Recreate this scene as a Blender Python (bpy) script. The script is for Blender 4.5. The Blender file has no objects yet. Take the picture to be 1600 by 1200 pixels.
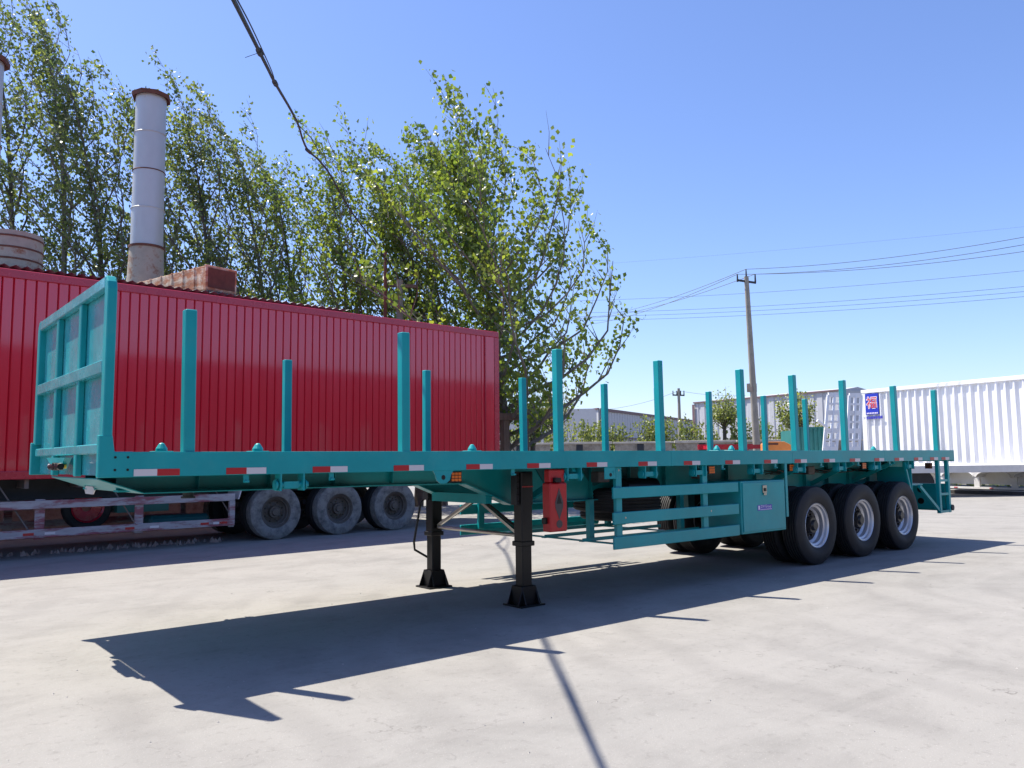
import bpy, bmesh, math, random
import numpy as np
from mathutils import Vector, Matrix
R = math.radians
S = bpy.context.scene
C = S.collection
random.seed(7)

# ------------------------------------------------------------------ camera
CF, CP, CYAW, CPITCH, CROLL = 1257.7, Vector((-1.3339, -5.9013, 1.4924)), 0.6964, 0.0928, -0.0102
FW = Vector((math.sin(CYAW)*math.cos(CPITCH), math.cos(CYAW)*math.cos(CPITCH), math.sin(CPITCH)))
R0 = Vector((math.cos(CYAW), -math.sin(CYAW), 0)); U0 = R0.cross(FW)
RT = R0*math.cos(CROLL) + U0*math.sin(CROLL); UP = -R0*math.sin(CROLL) + U0*math.cos(CROLL)
cam = bpy.data.cameras.new('camera'); co = bpy.data.objects.new('camera', cam); C.objects.link(co)
M3 = Matrix((RT, UP, -FW)).transposed()
co.matrix_world = Matrix.Translation(CP) @ M3.to_4x4()
cam.sensor_width = 36; cam.lens = CF/1600*36; cam.clip_end = 6000; cam.clip_start = 0.05
S.camera = co
# ------------------------------------------------------------------ light
SUN = Vector((-0.235, 0.49, 1)).normalized()
w = bpy.data.worlds.new('World'); S.world = w; w.use_nodes = True
nt = w.node_tree; nt.nodes.clear()
sky = nt.nodes.new('ShaderNodeTexSky'); sky.sky_type = 'NISHITA'; sky.sun_disc = False
sky.sun_elevation = math.asin(SUN.z); sky.sun_rotation = math.atan2(SUN.x, SUN.y)
sky.altitude = 0; sky.air_density = 1.0; sky.dust_density = 0.6; sky.ozone_density = 3.0
bg = nt.nodes.new('ShaderNodeBackground'); bg.inputs[1].default_value = 0.090
wo = nt.nodes.new('ShaderNodeOutputWorld')
hsn = nt.nodes.new('ShaderNodeHueSaturation'); hsn.inputs['Saturation'].default_value = 1.03; hsn.inputs['Value'].default_value = 1.08
tn = nt.nodes.new('ShaderNodeMix'); tn.data_type = 'RGBA'; tn.blend_type = 'MULTIPLY'; tn.inputs[0].default_value = 1; tn.inputs[7].default_value = (1.0, 1.01, 1.24, 1)
nt.links.new(sky.outputs[0], hsn.inputs['Color']); nt.links.new(hsn.outputs[0], tn.inputs[6]); nt.links.new(tn.outputs[2], bg.inputs[0]); nt.links.new(bg.outputs[0], wo.inputs[0])
sl = bpy.data.lights.new('sun', 'SUN'); sl.energy = 5.0; sl.angle = R(0.5); sl.color = (1, 0.94, 0.81)
so = bpy.data.objects.new('sun', sl); C.objects.link(so)
so.rotation_euler = SUN.to_track_quat('Z', 'Y').to_euler()
S.view_settings.view_transform = 'Standard'; S.view_settings.look = 'None'
S.view_settings.gamma = 1; S.view_settings.use_curve_mapping = False
S.view_settings.exposure = 0.9

def at(px, py, depth):                       # point seen at a photo pixel, at a distance in metres
    return CP + (FW + RT*((px-800)/CF) + UP*((600-py)/CF))*depth
def ground_at(px, depth):
    v = at(px, 700, depth); v.z = 0; return v

# ------------------------------------------------------------------ materials
def nodes(m): return m.node_tree.nodes, m.node_tree.links
def mat(name, col, rough=0.5, metal=0.0, var=0.12, scale=3.0, bump=0.0, bscale=40.0, coat=0.0, spec=0.5,
        col2=None, thresh=(0.45, 0.65), stretch=None, second=None, lo2=6.0):
    m = bpy.data.materials.new(name); m.use_nodes = True
    n, l = nodes(m); b = n['Principled BSDF']
    b.inputs['Roughness'].default_value = rough; b.inputs['Metallic'].default_value = metal
    b.inputs['Coat Weight'].default_value = coat; b.inputs['Specular IOR Level'].default_value = spec
    b.inputs['Coat Roughness'].default_value = 0.06
    tc = n.new('ShaderNodeTexCoord'); src = tc.outputs['Object']
    if stretch:
        mp = n.new('ShaderNodeMapping'); mp.inputs['Scale'].default_value = stretch
        l.new(src, mp.inputs[0]); src = mp.outputs[0]
    no = n.new('ShaderNodeTexNoise'); no.inputs['Scale'].default_value = scale; no.inputs['Detail'].default_value = 8
    no.inputs['Roughness'].default_value = 0.65
    l.new(src, no.inputs['Vector'])
    mr = n.new('ShaderNodeMapRange'); mr.inputs[1].default_value = 0.3; mr.inputs[2].default_value = 0.7
    mr.inputs[3].default_value = 1-var; mr.inputs[4].default_value = 1+var
    l.new(no.outputs[0], mr.inputs[0])
    mx = n.new('ShaderNodeVectorMath'); mx.operation = 'SCALE'
    if col2:
        n2 = n.new('ShaderNodeTexNoise'); n2.inputs['Scale'].default_value = lo2; n2.inputs['Detail'].default_value = 10
        n2.inputs['Roughness'].default_value = 0.7
        l.new(src, n2.inputs['Vector'])
        cr = n.new('ShaderNodeMapRange'); cr.inputs[1].default_value = thresh[0]; cr.inputs[2].default_value = thresh[1]
        l.new(n2.outputs[0], cr.inputs[0])
        mm = n.new('ShaderNodeMix'); mm.data_type = 'RGBA'
        mm.inputs[6].default_value = (*col, 1); mm.inputs[7].default_value = (*col2, 1)
        l.new(cr.outputs[0], mm.inputs[0]); l.new(mm.outputs[2], mx.inputs[0])
    else:
        mx.inputs[0].default_value = col
    l.new(mr.outputs[0], mx.inputs['Scale']); l.new(mx.outputs[0], b.inputs['Base Color'])
    rr = n.new('ShaderNodeMapRange'); rr.inputs[3].default_value = max(0.02, rough-0.08); rr.inputs[4].default_value = min(1, rough+0.12)
    l.new(no.outputs[0], rr.inputs[0]); l.new(rr.outputs[0], b.inputs['Roughness'])
    if bump:
        nb = n.new('ShaderNodeTexNoise'); nb.inputs['Scale'].default_value = bscale; nb.inputs['Detail'].default_value = 6
        l.new(src, nb.inputs['Vector'])
        bp = n.new('ShaderNodeBump'); bp.inputs['Strength'].default_value = bump; bp.inputs['Distance'].default_value = 0.02
        l.new(nb.outputs[0], bp.inputs['Height']); l.new(bp.outputs[0], b.inputs['Normal'])
    return m

TEAL = mat('teal_paint', (0.006, 0.30, 0.32), 0.34, var=0.13, scale=1.5, coat=0.08, spec=.34, col2=(0.035, 0.31, 0.32), thresh=(0.52, 0.80), lo2=3.5, bump=0.10, bscale=5)
TEALP = mat('teal_plate_wavy', (0.04, 0.33, 0.37), 0.24, metal=0.0, var=0.10, scale=2.5, coat=0.4, bump=1.0, bscale=2.6, col2=(0.10, 0.40, 0.44), thresh=(0.46, 0.75), lo2=3.0)
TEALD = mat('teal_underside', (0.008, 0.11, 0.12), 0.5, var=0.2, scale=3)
RED = mat('red_paint', (0.62, 0.012, 0.034), 0.12, var=0.05, scale=0.8, coat=1.0, bump=0.35, bscale=1.2, stretch=(5, 5, .35))
REDD = mat('red_rail_paint', (0.45, 0.015, 0.035), 0.25, var=0.1, coat=0.4)
PINK = mat('worn_pink_primer', (0.24, 0.07, 0.09), 0.6, var=0.2, scale=3, col2=(0.36, 0.33, 0.35), thresh=(0.44, 0.54), lo2=1.3, stretch=(1, 4, 5))
GREYST = mat('grey_steel', (0.12, 0.11, 0.11), 0.6, var=0.3, scale=3, col2=(0.16, 0.10, 0.08))
DARKST = mat('dark_chassis', (0.03, 0.03, 0.033), 0.65, var=0.3)
BLACK = mat('black_paint', (0.006, 0.006, 0.007), 0.35, var=0.2, coat=0.0, spec=.35)
RUBBER = mat('tyre_rubber', (0.012, 0.012, 0.014), 0.66, var=0.25, scale=6, bump=0.08, bscale=30, col2=(0.030, 0.028, 0.027), thresh=(0.5, 0.75), lo2=4)
DUSTY = mat('dusty_tyre', (0.21, 0.205, 0.20), 0.85, var=0.25, scale=4, col2=(0.05, 0.05, 0.055), thresh=(0.45, 0.7))
RIM = mat('silver_rim', (0.62, 0.62, 0.64), 0.35, metal=0.6, var=0.08)
RIMD = mat('dirty_rim', (0.09, 0.075, 0.065), 0.6, metal=0.1, var=0.3, scale=8)
HUBB = mat('black_hub', (0.01, 0.01, 0.012), 0.35)
GALV = mat('bare_steel', (0.45, 0.43, 0.38), 0.3, metal=0.9, var=0.15)
TRED = mat('reflective_red', (0.42, 0.012, 0.02), 0.3, var=0.05)
TWHT = mat('reflective_white', (0.62, 0.58, 0.60), 0.35, var=0.05)
BOXRED = mat('extinguisher_red', (0.42, 0.008, 0.012), 0.35, var=0.05)
BOXRED2 = mat('extinguisher_grey', (0.06, 0.045, 0.045), 0.5)
AMBER = mat('amber_lens', (0.75, 0.16, 0.02), 0.2, var=0.1)
YELLOW = mat('yellow_plastic', (0.75, 0.48, 0.03), 0.4)
WHITE = mat('white_paint', (0.76, 0.76, 0.79), 0.3, var=0.06, scale=1, coat=0.3, col2=(0.60, 0.57, 0.53), thresh=(0.56, 0.85), lo2=1.2, stretch=(2, 2, .4))
WHITE2 = mat('white_paint_dusty', (0.62, 0.61, 0.60), 0.5, var=0.08)
FLAP = mat('grey_mudflap', (0.16, 0.155, 0.17), 0.7)
CONC = mat('weathered_concrete', (0.30, 0.27, 0.23), 0.9, var=0.25, scale=2, bump=0.3, bscale=20, col2=(0.20, 0.17, 0.14))
POLEC = mat('pole_concrete', (0.27, 0.25, 0.22), 0.9, var=0.15, scale=2, bump=0.2)
WOOD = mat('old_timber', (0.16, 0.11, 0.08), 0.9, var=0.3, scale=4, stretch=(6, 6, 1))
RUST = mat('rusty_sheet', (0.40, 0.15, 0.07), 0.75, var=0.3, scale=2.2, bump=0.4, bscale=10, col2=(0.60, 0.48, 0.36), thresh=(0.46, 0.60), lo2=2.5, stretch=(1, 1, 2.2))
RUSTD = mat('dark_rust', (0.12, 0.045, 0.03), 0.85, var=0.3, scale=6)
RUSTG = mat('rust_grey_sheet', (0.34, 0.30, 0.25), 0.75, var=0.2, scale=3, col2=(0.20, 0.09, 0.05), thresh=(0.52, 0.64), lo2=3)
STACK = mat('zinc_sheet', (0.46, 0.48, 0.50), 0.45, metal=0.25, var=0.08, scale=1.5, col2=(0.36, 0.30, 0.27), thresh=(0.60, 0.80), lo2=2.0, stretch=(1, 1, 0.4))
ROOFM = mat('dark_roof_sheet', (0.22, 0.25, 0.30), 0.6, var=0.2)
BARK = mat('bark', (0.17, 0.155, 0.135), 0.95, var=0.3, scale=6, bump=0.5, bscale=30, stretch=(1, 1, 0.3))
BARKD = mat('dark_bark', (0.10, 0.085, 0.07), 0.95, var=0.3, scale=6, bump=0.5, bscale=30)
WHS = mat('pale_cladding', (0.44, 0.45, 0.49), 0.6, var=0.05)
WHS2 = mat('pinkish_cladding', (0.38, 0.33, 0.34), 0.7, var=0.05)
TRIM = mat('brown_red_trim', (0.15, 0.09, 0.10), 0.6)
BLUE = mat('blue_panel', (0.012, 0.03, 0.42), 0.4, var=0.1)
CRIM = mat('red_lettering', (0.62, 0.05, 0.05), 0.5)
LET = mat('pale_lettering', (0.75, 0.68, 0.80), 0.5)
VIOL = mat('violet_sticker', (0.05, 0.05, 0.42), 0.4)
CABLE = mat('black_cable', (0.03, 0.034, 0.042), 0.6)
WIRE = mat('grey_wire', (0.10, 0.11, 0.13), 0.6)
MIRBLK = mat('mirrored_block_dark', (0.045, 0.035, 0.035), 0.8)  # dark so the block added behind the camera mirrors dark in the red paint
ORANGE = mat('orange_paint', (0.62, 0.20, 0.04), 0.5)
TEALF = mat('teal_skip_paint', (0.02, 0.16, 0.15), 0.5, var=0.15)

def leaf_mat(name, ca, cb, trans):
    m = bpy.data.materials.new(name); m.use_nodes = True; n, l = nodes(m)
    b = n['Principled BSDF']; out = n['Material Output']
    a = n.new('ShaderNodeAttribute'); a.attribute_name = 'tint'
    mx = n.new('ShaderNodeMix'); mx.data_type = 'RGBA'; mx.inputs[6].default_value = (*ca, 1); mx.inputs[7].default_value = (*cb, 1)
    l.new(a.outputs['Fac'], mx.inputs[0]); l.new(mx.outputs[2], b.inputs['Base Color'])
    b.inputs['Roughness'].default_value = 0.36; b.inputs['Specular IOR Level'].default_value = 0.6
    t = n.new('ShaderNodeBsdfTranslucent')
    g = n.new('ShaderNodeMix'); g.data_type = 'RGBA'; g.blend_type = 'MULTIPLY'; g.inputs[0].default_value = 1
    g.inputs[7].default_value = (1.6, 1.6, 0.7, 1); l.new(mx.outputs[2], g.inputs[6]); l.new(g.outputs[2], t.inputs[0])
    ms = n.new('ShaderNodeMixShader'); ms.inputs[0].default_value = trans
    l.new(b.outputs[0], ms.inputs[1]); l.new(t.outputs[0], ms.inputs[2]); l.new(ms.outputs[0], out.inputs[0])
    return m
LEAF = leaf_mat('poplar_leaf', (0.055, 0.095, 0.042), (0.25, 0.28, 0.11), 0.5)
LEAF2 = leaf_mat('bright_poplar_leaf', (0.07, 0.125, 0.035), (0.28, 0.33, 0.07), 0.52)
LEAFP = leaf_mat('pale_willow_leaf', (0.13, 0.17, 0.06), (0.30, 0.33, 0.12), 0.4)
LEAFB = leaf_mat('blossom_leaf', (0.16, 0.18, 0.07), (0.38, 0.36, 0.26), 0.35)

# ------------------------------------------------------------------ mesh helpers
class MB:
    def __init__(s): s.v = []; s.f = []
    def add(s, vs, fs):
        o = len(s.v); s.v += [tuple(v) for v in vs]; s.f += [tuple(i+o for i in f) for f in fs]; return s
    def box(s, x0, x1, y0, y1, z0, z1):
        return s.add([(x, y, z) for z in (z0, z1) for x, y in ((x0, y0), (x1, y0), (x1, y1), (x0, y1))],
                     [(3, 2, 1, 0), (4, 5, 6, 7), (0, 1, 5, 4), (1, 2, 6, 5), (2, 3, 7, 6), (3, 0, 4, 7)])
    def bar(s, a, b, w, h=None, upv=(0, 0, 1)):
        a = Vector(a); b = Vector(b); h = h or w; d = (b-a).normalized(); u = Vector(upv)
        if abs(d.dot(u)) > 0.98: u = Vector((1, 0, 0))
        sd = d.cross(u).normalized()*w/2; uu = sd.normalized().cross(d).normalized()*h/2
        vs = [p+i*sd+j*uu for p in (a, b) for i, j in ((-1, -1), (1, -1), (1, 1), (-1, 1))]
        return s.add(vs, [(3, 2, 1, 0), (4, 5, 6, 7), (0, 1, 5, 4), (1, 2, 6, 5), (2, 3, 7, 6), (3, 0, 4, 7)])
    def cyl(s, a, b, r0, r1=None, n=12, caps=True):
        a = Vector(a); b = Vector(b); r1 = r0 if r1 is None else r1; d = (b-a).normalized()
        u = d.orthogonal().normalized(); v = d.cross(u)
        vs = [a+(u*math.cos(t)+v*math.sin(t))*r0 for t in [2*math.pi*i/n for i in range(n)]] + \
             [b+(u*math.cos(t)+v*math.sin(t))*r1 for t in [2*math.pi*i/n for i in range(n)]]
        fs = [(i, (i+1) % n, n+(i+1) % n, n+i) for i in range(n)]
        if caps: fs += [tuple(range(n-1, -1, -1)), tuple(range(n, 2*n))]
        return s.add(vs, fs)
    def tube(s, pts, rad, n=8):
        pts = [Vector(p) for p in pts]
        if not isinstance(rad, (list, tuple)): rad = [rad]*len(pts)
        vs = []; pu = None
        for i, p in enumerate(pts):
            d = (pts[min(i+1, len(pts)-1)]-pts[max(i-1, 0)]).normalized()
            u = d.orthogonal().normalized() if pu is None else (pu-d*pu.dot(d)).normalized()
            pu = u; v = d.cross(u)
            vs += [p+(u*math.cos(2*math.pi*k/n)+v*math.sin(2*math.pi*k/n))*rad[i] for k in range(n)]
        fs = [(i*n+k, i*n+(k+1) % n, (i+1)*n+(k+1) % n, (i+1)*n+k) for i in range(len(pts)-1) for k in range(n)]
        fs += [tuple(range(n-1, -1, -1)), tuple(range((len(pts)-1)*n, len(pts)*n))]
        return s.add(vs, fs)
    def prism(s, poly, y0, y1, axis='y'):          # polygon in the other two axes, extruded
        k = len(poly)
        def pt(a, b, t): return {'y': (a, t, b), 'x': (t, a, b), 'z': (a, b, t)}[axis]
        vs = [pt(a, b, y0) for a, b in poly]+[pt(a, b, y1) for a, b in poly]
        return s.add(vs, [tuple(range(k-1, -1, -1)), tuple(range(k, 2*k))]+[(i, (i+1) % k, k+(i+1) % k, k+i) for i in range(k)])
    def lathe(s, prof, n=32, axis='y', c=(0, 0, 0)):   # profile (r, t): closed loop
        k = len(prof); vs = []
        for i in range(n):
            a = 2*math.pi*i/n
            for r, t in prof:
                p = (r*math.cos(a), t, r*math.sin(a)) if axis == 'y' else (r*math.cos(a), r*math.sin(a), t)
                vs.append((p[0]+c[0], p[1]+c[1], p[2]+c[2]))
        return s.add(vs, [(i*k+j, i*k+(j+1) % k, ((i+1) % n)*k+(j+1) % k, ((i+1) % n)*k+j) for i in range(n) for j in range(k)])
    def build(s, name, m, parent=None, smooth=False, bevel=0, loc=None, rot=None, kind=None, label=None):
        me = bpy.data.meshes.new(name); me.from_pydata(s.v, [], s.f)
        bm = bmesh.new(); bm.from_mesh(me); bmesh.ops.recalc_face_normals(bm, faces=bm.faces)
        if bevel:
            bmesh.ops.remove_doubles(bm, verts=bm.verts, dist=1e-5)
            es = [e for e in bm.edges if len(e.link_faces) == 2 and e.calc_face_angle(0) > 0.6]
            bmesh.ops.bevel(bm, geom=es, offset=bevel, segments=1, affect='EDGES', clamp_overlap=True)
        bm.to_mesh(me); bm.free()
        me.materials.append(m)
        if smooth:
            me.shade_smooth()
            me.set_sharp_from_angle(angle=R(38))
        o = bpy.data.objects.new(name, me); C.objects.link(o)
        if parent: o.parent = parent
        if loc is not None: o.location = loc
        if rot is not None: o.rotation_euler = rot
        if kind: o['kind'] = kind
        if label: o['label'] = label
        return o
def share(o, parent=None, loc=None, rot=None):
    c = o.copy(); C.objects.link(c)
    if parent is not None: c.parent = parent
    if loc is not None: c.location = loc
    if rot is not None: c.rotation_euler = rot
    return c
def children(o): return [c for c in C.objects if c.parent == o]
def thing(name, label, cat, loc=(0, 0, 0), rz=0, group=None):
    o = bpy.data.objects.new(name, None); C.objects.link(o); o.location = loc; o.rotation_euler = (0, 0, rz)
    o['label'] = label; o['category'] = cat; o.empty_display_size = 0.3
    if group: o['group'] = group
    return o
def tag(o, label, cat, group=None, kind=None):
    o['label'] = label; o['category'] = cat
    if group: o['group'] = group
    if kind: o['kind'] = kind
    return o
def corrugated(x0, x1, y, z0, z1, pitch, depth, flat=0.5, th=0.004):
    """vertical trapezoid corrugation facing -y, as (x,z) sheet with thickness"""
    pts = []; x = x0
    sl = pitch*0.1
    while x < x1:
        for px, py in ((x, y), (x+pitch*flat, y), (x+pitch*flat+sl, y+depth), (x+pitch-sl, y+depth)):
            if px < x1: pts.append((px, py))
        x += pitch
    pts.append((x1, pts[-1][1]))
    m = MB(); k = len(pts)
    vs = [(a, b, z) for z in (z0, z1) for a, b in pts]+[(a, b+th, z) for z in (z0, z1) for a, b in pts]
    fs = []
    for i in range(k-1):
        fs.append((i, i+1, k+i+1, k+i)); fs.append((2*k+i+1, 2*k+i, 3*k+i, 3*k+i+1))
        fs.append((i+1, i, 2*k+i, 2*k+i+1)); fs.append((k+i, k+i+1, 3*k+i+1, 3*k+i))
    return m.add(vs, fs)

# ------------------------------------------------------------------ ground
def ground_material(name, c1, c2, c3, cracks=True):
    m = bpy.data.materials.new(name); m.use_nodes = True; n, l = nodes(m); b = n['Principled BSDF']
    tc = n.new('ShaderNodeTexCoord')
    def noise(sc, det=8, ro=0.6, vec=None, dist=0):
        t = n.new('ShaderNodeTexNoise'); t.inputs['Scale'].default_value = sc; t.inputs['Detail'].default_value = det
        t.inputs['Roughness'].default_value = ro; t.inputs['Distortion'].default_value = dist
        l.new(vec or tc.outputs['Object'], t.inputs['Vector']); return t
    def rng(src, a, b_, c=0.0, d=1.0):
        t = n.new('ShaderNodeMapRange'); t.inputs[1].default_value = a; t.inputs[2].default_value = b_
        t.inputs[3].default_value = c; t.inputs[4].default_value = d; l.new(src, t.inputs[0]); return t.outputs[0]
    def mix(f, a, b_, mode='MIX'):
        t = n.new('ShaderNodeMix'); t.data_type = 'RGBA'; t.blend_type = mode
        if isinstance(f, float): t.inputs[0].default_value = f
        else: l.new(f, t.inputs[0])
        for i, v in ((6, a), (7, b_)):
            if isinstance(v, tuple): t.inputs[i].default_value = (*v, 1)
            else: l.new(v, t.inputs[i])
        return t.outputs[2]
    big = noise(0.16, 5, 0.6, dist=0.6); mid = noise(1.1, 8, 0.68, dist=0.5); fine = noise(38, 4, 0.7)
    col = mix(rng(big.outputs[0], 0.36, 0.64), c1, c2)
    col = mix(rng(mid.outputs[0], 0.46, 0.70, 0, 0.75), col, c3)
    mp = n.new('ShaderNodeMapping'); mp.inputs['Scale'].default_value = (0.35, 2.2, 1); mp.inputs['Rotation'].default_value = (0, 0, 0.5)
    l.new(tc.outputs['Object'], mp.inputs[0])
    sw = noise(1.0, 6, 0.6, mp.outputs[0], 1.8)
    col = mix(rng(sw.outputs[0], 0.35, 0.7, 0.0, 0.35), col, (0.30, 0.285, 0.272))
    sp = noise(120, 2, 0.5)
    col = mix(rng(sp.outputs[0], 0.64, 0.72, 0, 0.5), col, (0.48, 0.46, 0.44))
    sp2 = noise(14, 4, 0.7)
    col = mix(rng(sp2.outputs[0], 0.56, 0.78, 0, 0.5), col, (0.115, 0.105, 0.10))
    wv_ = n.new('ShaderNodeTexWave'); wv_.wave_type = 'RINGS'; wv_.rings_direction = 'Z'; wv_.inputs['Scale'].default_value = 0.42
    wv_.inputs['Distortion'].default_value = 7; wv_.inputs['Detail'].default_value = 4; wv_.inputs['Detail Scale'].default_value = .6
    mp2 = n.new('ShaderNodeMapping'); mp2.inputs['Location'].default_value = (-9, 3.5, 0); l.new(tc.outputs['Object'], mp2.inputs[0]); l.new(mp2.outputs[0], wv_.inputs['Vector'])
    mk = n.new('ShaderNodeMath'); mk.operation = 'MULTIPLY'; l.new(rng(wv_.outputs[1], 0.55, 0.95, 0, 0.22), mk.inputs[0]); l.new(rng(noise(0.35, 3).outputs[0], 0.42, 0.6), mk.inputs[1])
    col = mix(mk.outputs[0], col, (0.15, 0.143, 0.138))
    f2 = mix(1.0, col, (1.0, 1.0, 1.0), 'MULTIPLY')
    h = fine.outputs[0]
    if cracks:
        wv = noise(0.9, 5, 0.7)
        va = n.new('ShaderNodeVectorMath'); va.operation = 'MULTIPLY_ADD'
        l.new(wv.outputs[1], va.inputs[0]); va.inputs[1].default_value = (1.3, 1.3, 0); l.new(tc.outputs['Object'], va.inputs[2])
        vo = n.new('ShaderNodeTexVoronoi'); vo.feature = 'DISTANCE_TO_EDGE'; vo.inputs['Scale'].default_value = 0.33
        l.new(va.outputs[0], vo.inputs['Vector'])
        ck = rng(vo.outputs[0], 0.0006, 0.0028, 1, 0)
        mask = rng(noise(1.3, 5, 0.7).outputs[0], 0.5, 0.62)
        mu = n.new('ShaderNodeMath'); mu.operation = 'MULTIPLY'; l.new(ck, mu.inputs[0]); l.new(mask, mu.inputs[1])
        mu2 = n.new('ShaderNodeMath'); mu2.operation = 'MULTIPLY'; l.new(mu.outputs[0], mu2.inputs[0]); mu2.inputs[1].default_value = 0.62
        f2 = mix(mu2.outputs[0], f2, (0.10, 0.09, 0.085))
    l.new(f2, b.inputs['Base Color']); b.inputs['Roughness'].default_value = 0.88; b.inputs['Specular IOR Level'].default_value = 0.25
    hs = n.new('ShaderNodeMath'); hs.operation = 'ADD'; l.new(h, hs.inputs[0]); l.new(mid.outputs[0], hs.inputs[1])
    bp = n.new('ShaderNodeBump'); bp.inputs['Strength'].default_value = 0.28; bp.inputs['Distance'].default_value = 0.010
    l.new(hs.outputs[0], bp.inputs['Height']); l.new(bp.outputs[0], b.inputs['Normal'])
    return m
GM = ground_material('dusty_concrete', (0.272, 0.259, 0.244), (0.238, 0.230, 0.219), (0.180, 0.172, 0.163))
DIRT = ground_material('dry_earth', (0.20, 0.165, 0.125), (0.155, 0.14, 0.10), (0.11, 0.12, 0.065), False)
g = MB(); g.add([(-3000, -3000, -0.02), (3000, -3000, -0.02), (3000, 3000, -0.02), (-3000, 3000, -0.02)], [(0, 1, 2, 3)])
g.build('ground', DIRT, kind='structure')
# yard: slightly uneven concrete sheet
kA = ground_at(1490, 31.0); kB = ground_at(1720, 27.0)
bm = bmesh.new()
kd = (kB-kA); kd.z = 0; kd.normalize(); kn = Vector((-kd.y, kd.x, 0))
if kn.dot(Vector((-1, -1, 0))) < 0: kn = -kn
NX, NY = 120, 90
import mathutils.noise as mn
grid = [[None]*(NY+1) for _ in range(NX+1)]
for i in range(NX+1):
    for j in range(NY+1):
        a = -60 + 110*i/NX; b_ = 75*(j/NY)**1.6
        p = kA + kd*(a+10) + kn*b_
        p.z = 0.0
        grid[i][j] = bm.verts.new(p)
for i in range(NX):
    for j in range(NY):
        bm.faces.new((grid[i][j], grid[i+1][j], grid[i+1][j+1], grid[i][j+1]))
bmesh.ops.recalc_face_normals(bm, faces=bm.faces)
me = bpy.data.meshes.new('yard_pavement'); bm.to_mesh(me); bm.free(); me.materials.append(GM)
o = bpy.data.objects.new('yard_pavement', me); C.objects.link(o); o['kind'] = 'structure'

# ------------------------------------------------------------------ wheels
def tyre_mesh(Ro, Ri, wd, m, name, parent):
    h = wd/2
    prof = [(Ri, -h*.72), (Ri+.03, -h*.86), (Ri+.10, -h*1.02), (Ro-.09, -h*1.0), (Ro-.035, -h*.90), (Ro-.008, -h*.80)]
    gx = [-.62, -.30, .04-.04, .30, .62]
    for q in (-.56, -.28, 0.0, .28, .56):
        prof += [(Ro, (q-.07)*h), (Ro-.014, (q-.045)*h), (Ro-.014, (q+.045)*h), (Ro, (q+.07)*h)]
    prof += [(Ro-.008, h*.80), (Ro-.035, h*.90), (Ro-.09, h), (Ro-.10-(Ro-Ri)*.3, h*1.02), (Ri+.03, h*.86), (Ri, h*.72)]
    b = MB(); b.lathe(prof, 48)
    return b.build(name, m, parent, smooth=True)
def rim_mesh(Ri, wd, m, parent, side):
    """deep dished rim; side=-1 faces -y"""
    h = wd/2; s_ = side
    prof = [(Ri+.016, s_*h*.86), (Ri+.022, s_*h*.78), (Ri-.004, s_*h*.74), (Ri-.012, s_*h*.50), (Ri-.038, s_*h*.42), (Ri-.044, s_*h*.05),
            (Ri-.075, -s_*h*.12), (Ri-.075, -s_*h*.18), (Ri-.03, -s_*h*.8), (Ri, -s_*h*.8), (Ri, s_*h*.70)]
    b = MB(); b.lathe(prof, 40); return b.build('rim', m, parent, smooth=True)
def wheel(parent, x, y, side, Ro, wd, tm, rm, hm, dual_front=True, name='wheel'):
    """side -1: outer face towards -y"""
    t = tyre_mesh(Ro, Ro*0.54, wd, tm, name, parent); t.location = (x, y, Ro)
    rm_ = rim_mesh(Ro*0.54, wd, rm, t, side if dual_front else -side)
    hb = MB(); hl = side
    hb.cyl((0, -side*wd*.12, 0), (0, -side*wd*.06, 0), .222, .200, 28)
    hb.cyl((0, -side*wd*.07, 0), (0, side*wd*.22, 0), .118, .108, 20)
    hb.cyl((0, side*wd*.21, 0), (0, side*wd*.34, 0), .075, .06, 16)
    for k in range(10):
        a = 2*math.pi*k/10; q = (.150*math.cos(a), -side*wd*.06, .150*math.sin(a))
        hb.cyl(q, (q[0], side*wd*.05, q[2]), .016, .016, 6)
    hb.build('hub', hm, t, smooth=True)
    oh = MB()
    for k in range(8):
        a = 2*math.pi*(k+.5)/8; oh.cyl((.188*math.cos(a), -side*wd*.10, .188*math.sin(a)), (.188*math.cos(a), -side*wd*.052, .188*math.sin(a)), .020, .020, 10)
    oh.build('hand_hole', HUBB, t)
    return t
def copy_wheel(t, x, y, flip=False, parent=None):
    c = share(t, parent or t.parent, (x, y, t.location.z)); c.rotation_euler = (0, 0, math.pi if flip else 0)
    if flip is False: c.rotation_euler = (0, random.uniform(0, 6), 0)
    for ch in children(t): share(ch, c)
    return c

# ------------------------------------------------------------------ THE TEAL FLATBED
TR = thing('flatbed_semi_trailer', 'long teal flatbed semi trailer with headboard, side stakes and three axles, parked in the yard', 'trailer')
W = 2.5; L = 13.65; ZT = 1.567; ZB = 1.395
segs = [(0.085, 5.95), (5.953, 8.48), (8.483, 11.1), (11.103, L)]
for yy, d in ((0.0, 1), (W, -1)):
    for a, b_ in segs:
        m = MB(); y1 = yy+d*0.008; lo, hi = min(yy, y1), max(yy, y1)
        m.box(a, b_, lo, hi, ZB, ZT)
        f0, f1 = sorted((y1, yy+d*0.075))
        m.box(a, b_, f0, f1, ZT-0.009, ZT-.001); m.box(a, b_, f0, f1, ZB+.001, ZB+0.009)
        m.build('side_beam', TEAL, TR, bevel=0.002)
MB().box(L-.012, L+.03, .002, W-.002, ZB-.02, ZT-.002).build('rear_beam', TEAL, TR, bevel=.004)
MB().box(.14, L-.015, .078, W-.078, ZT-.022, ZT-.012).build('deck_floor', TEALD, TR)
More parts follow.
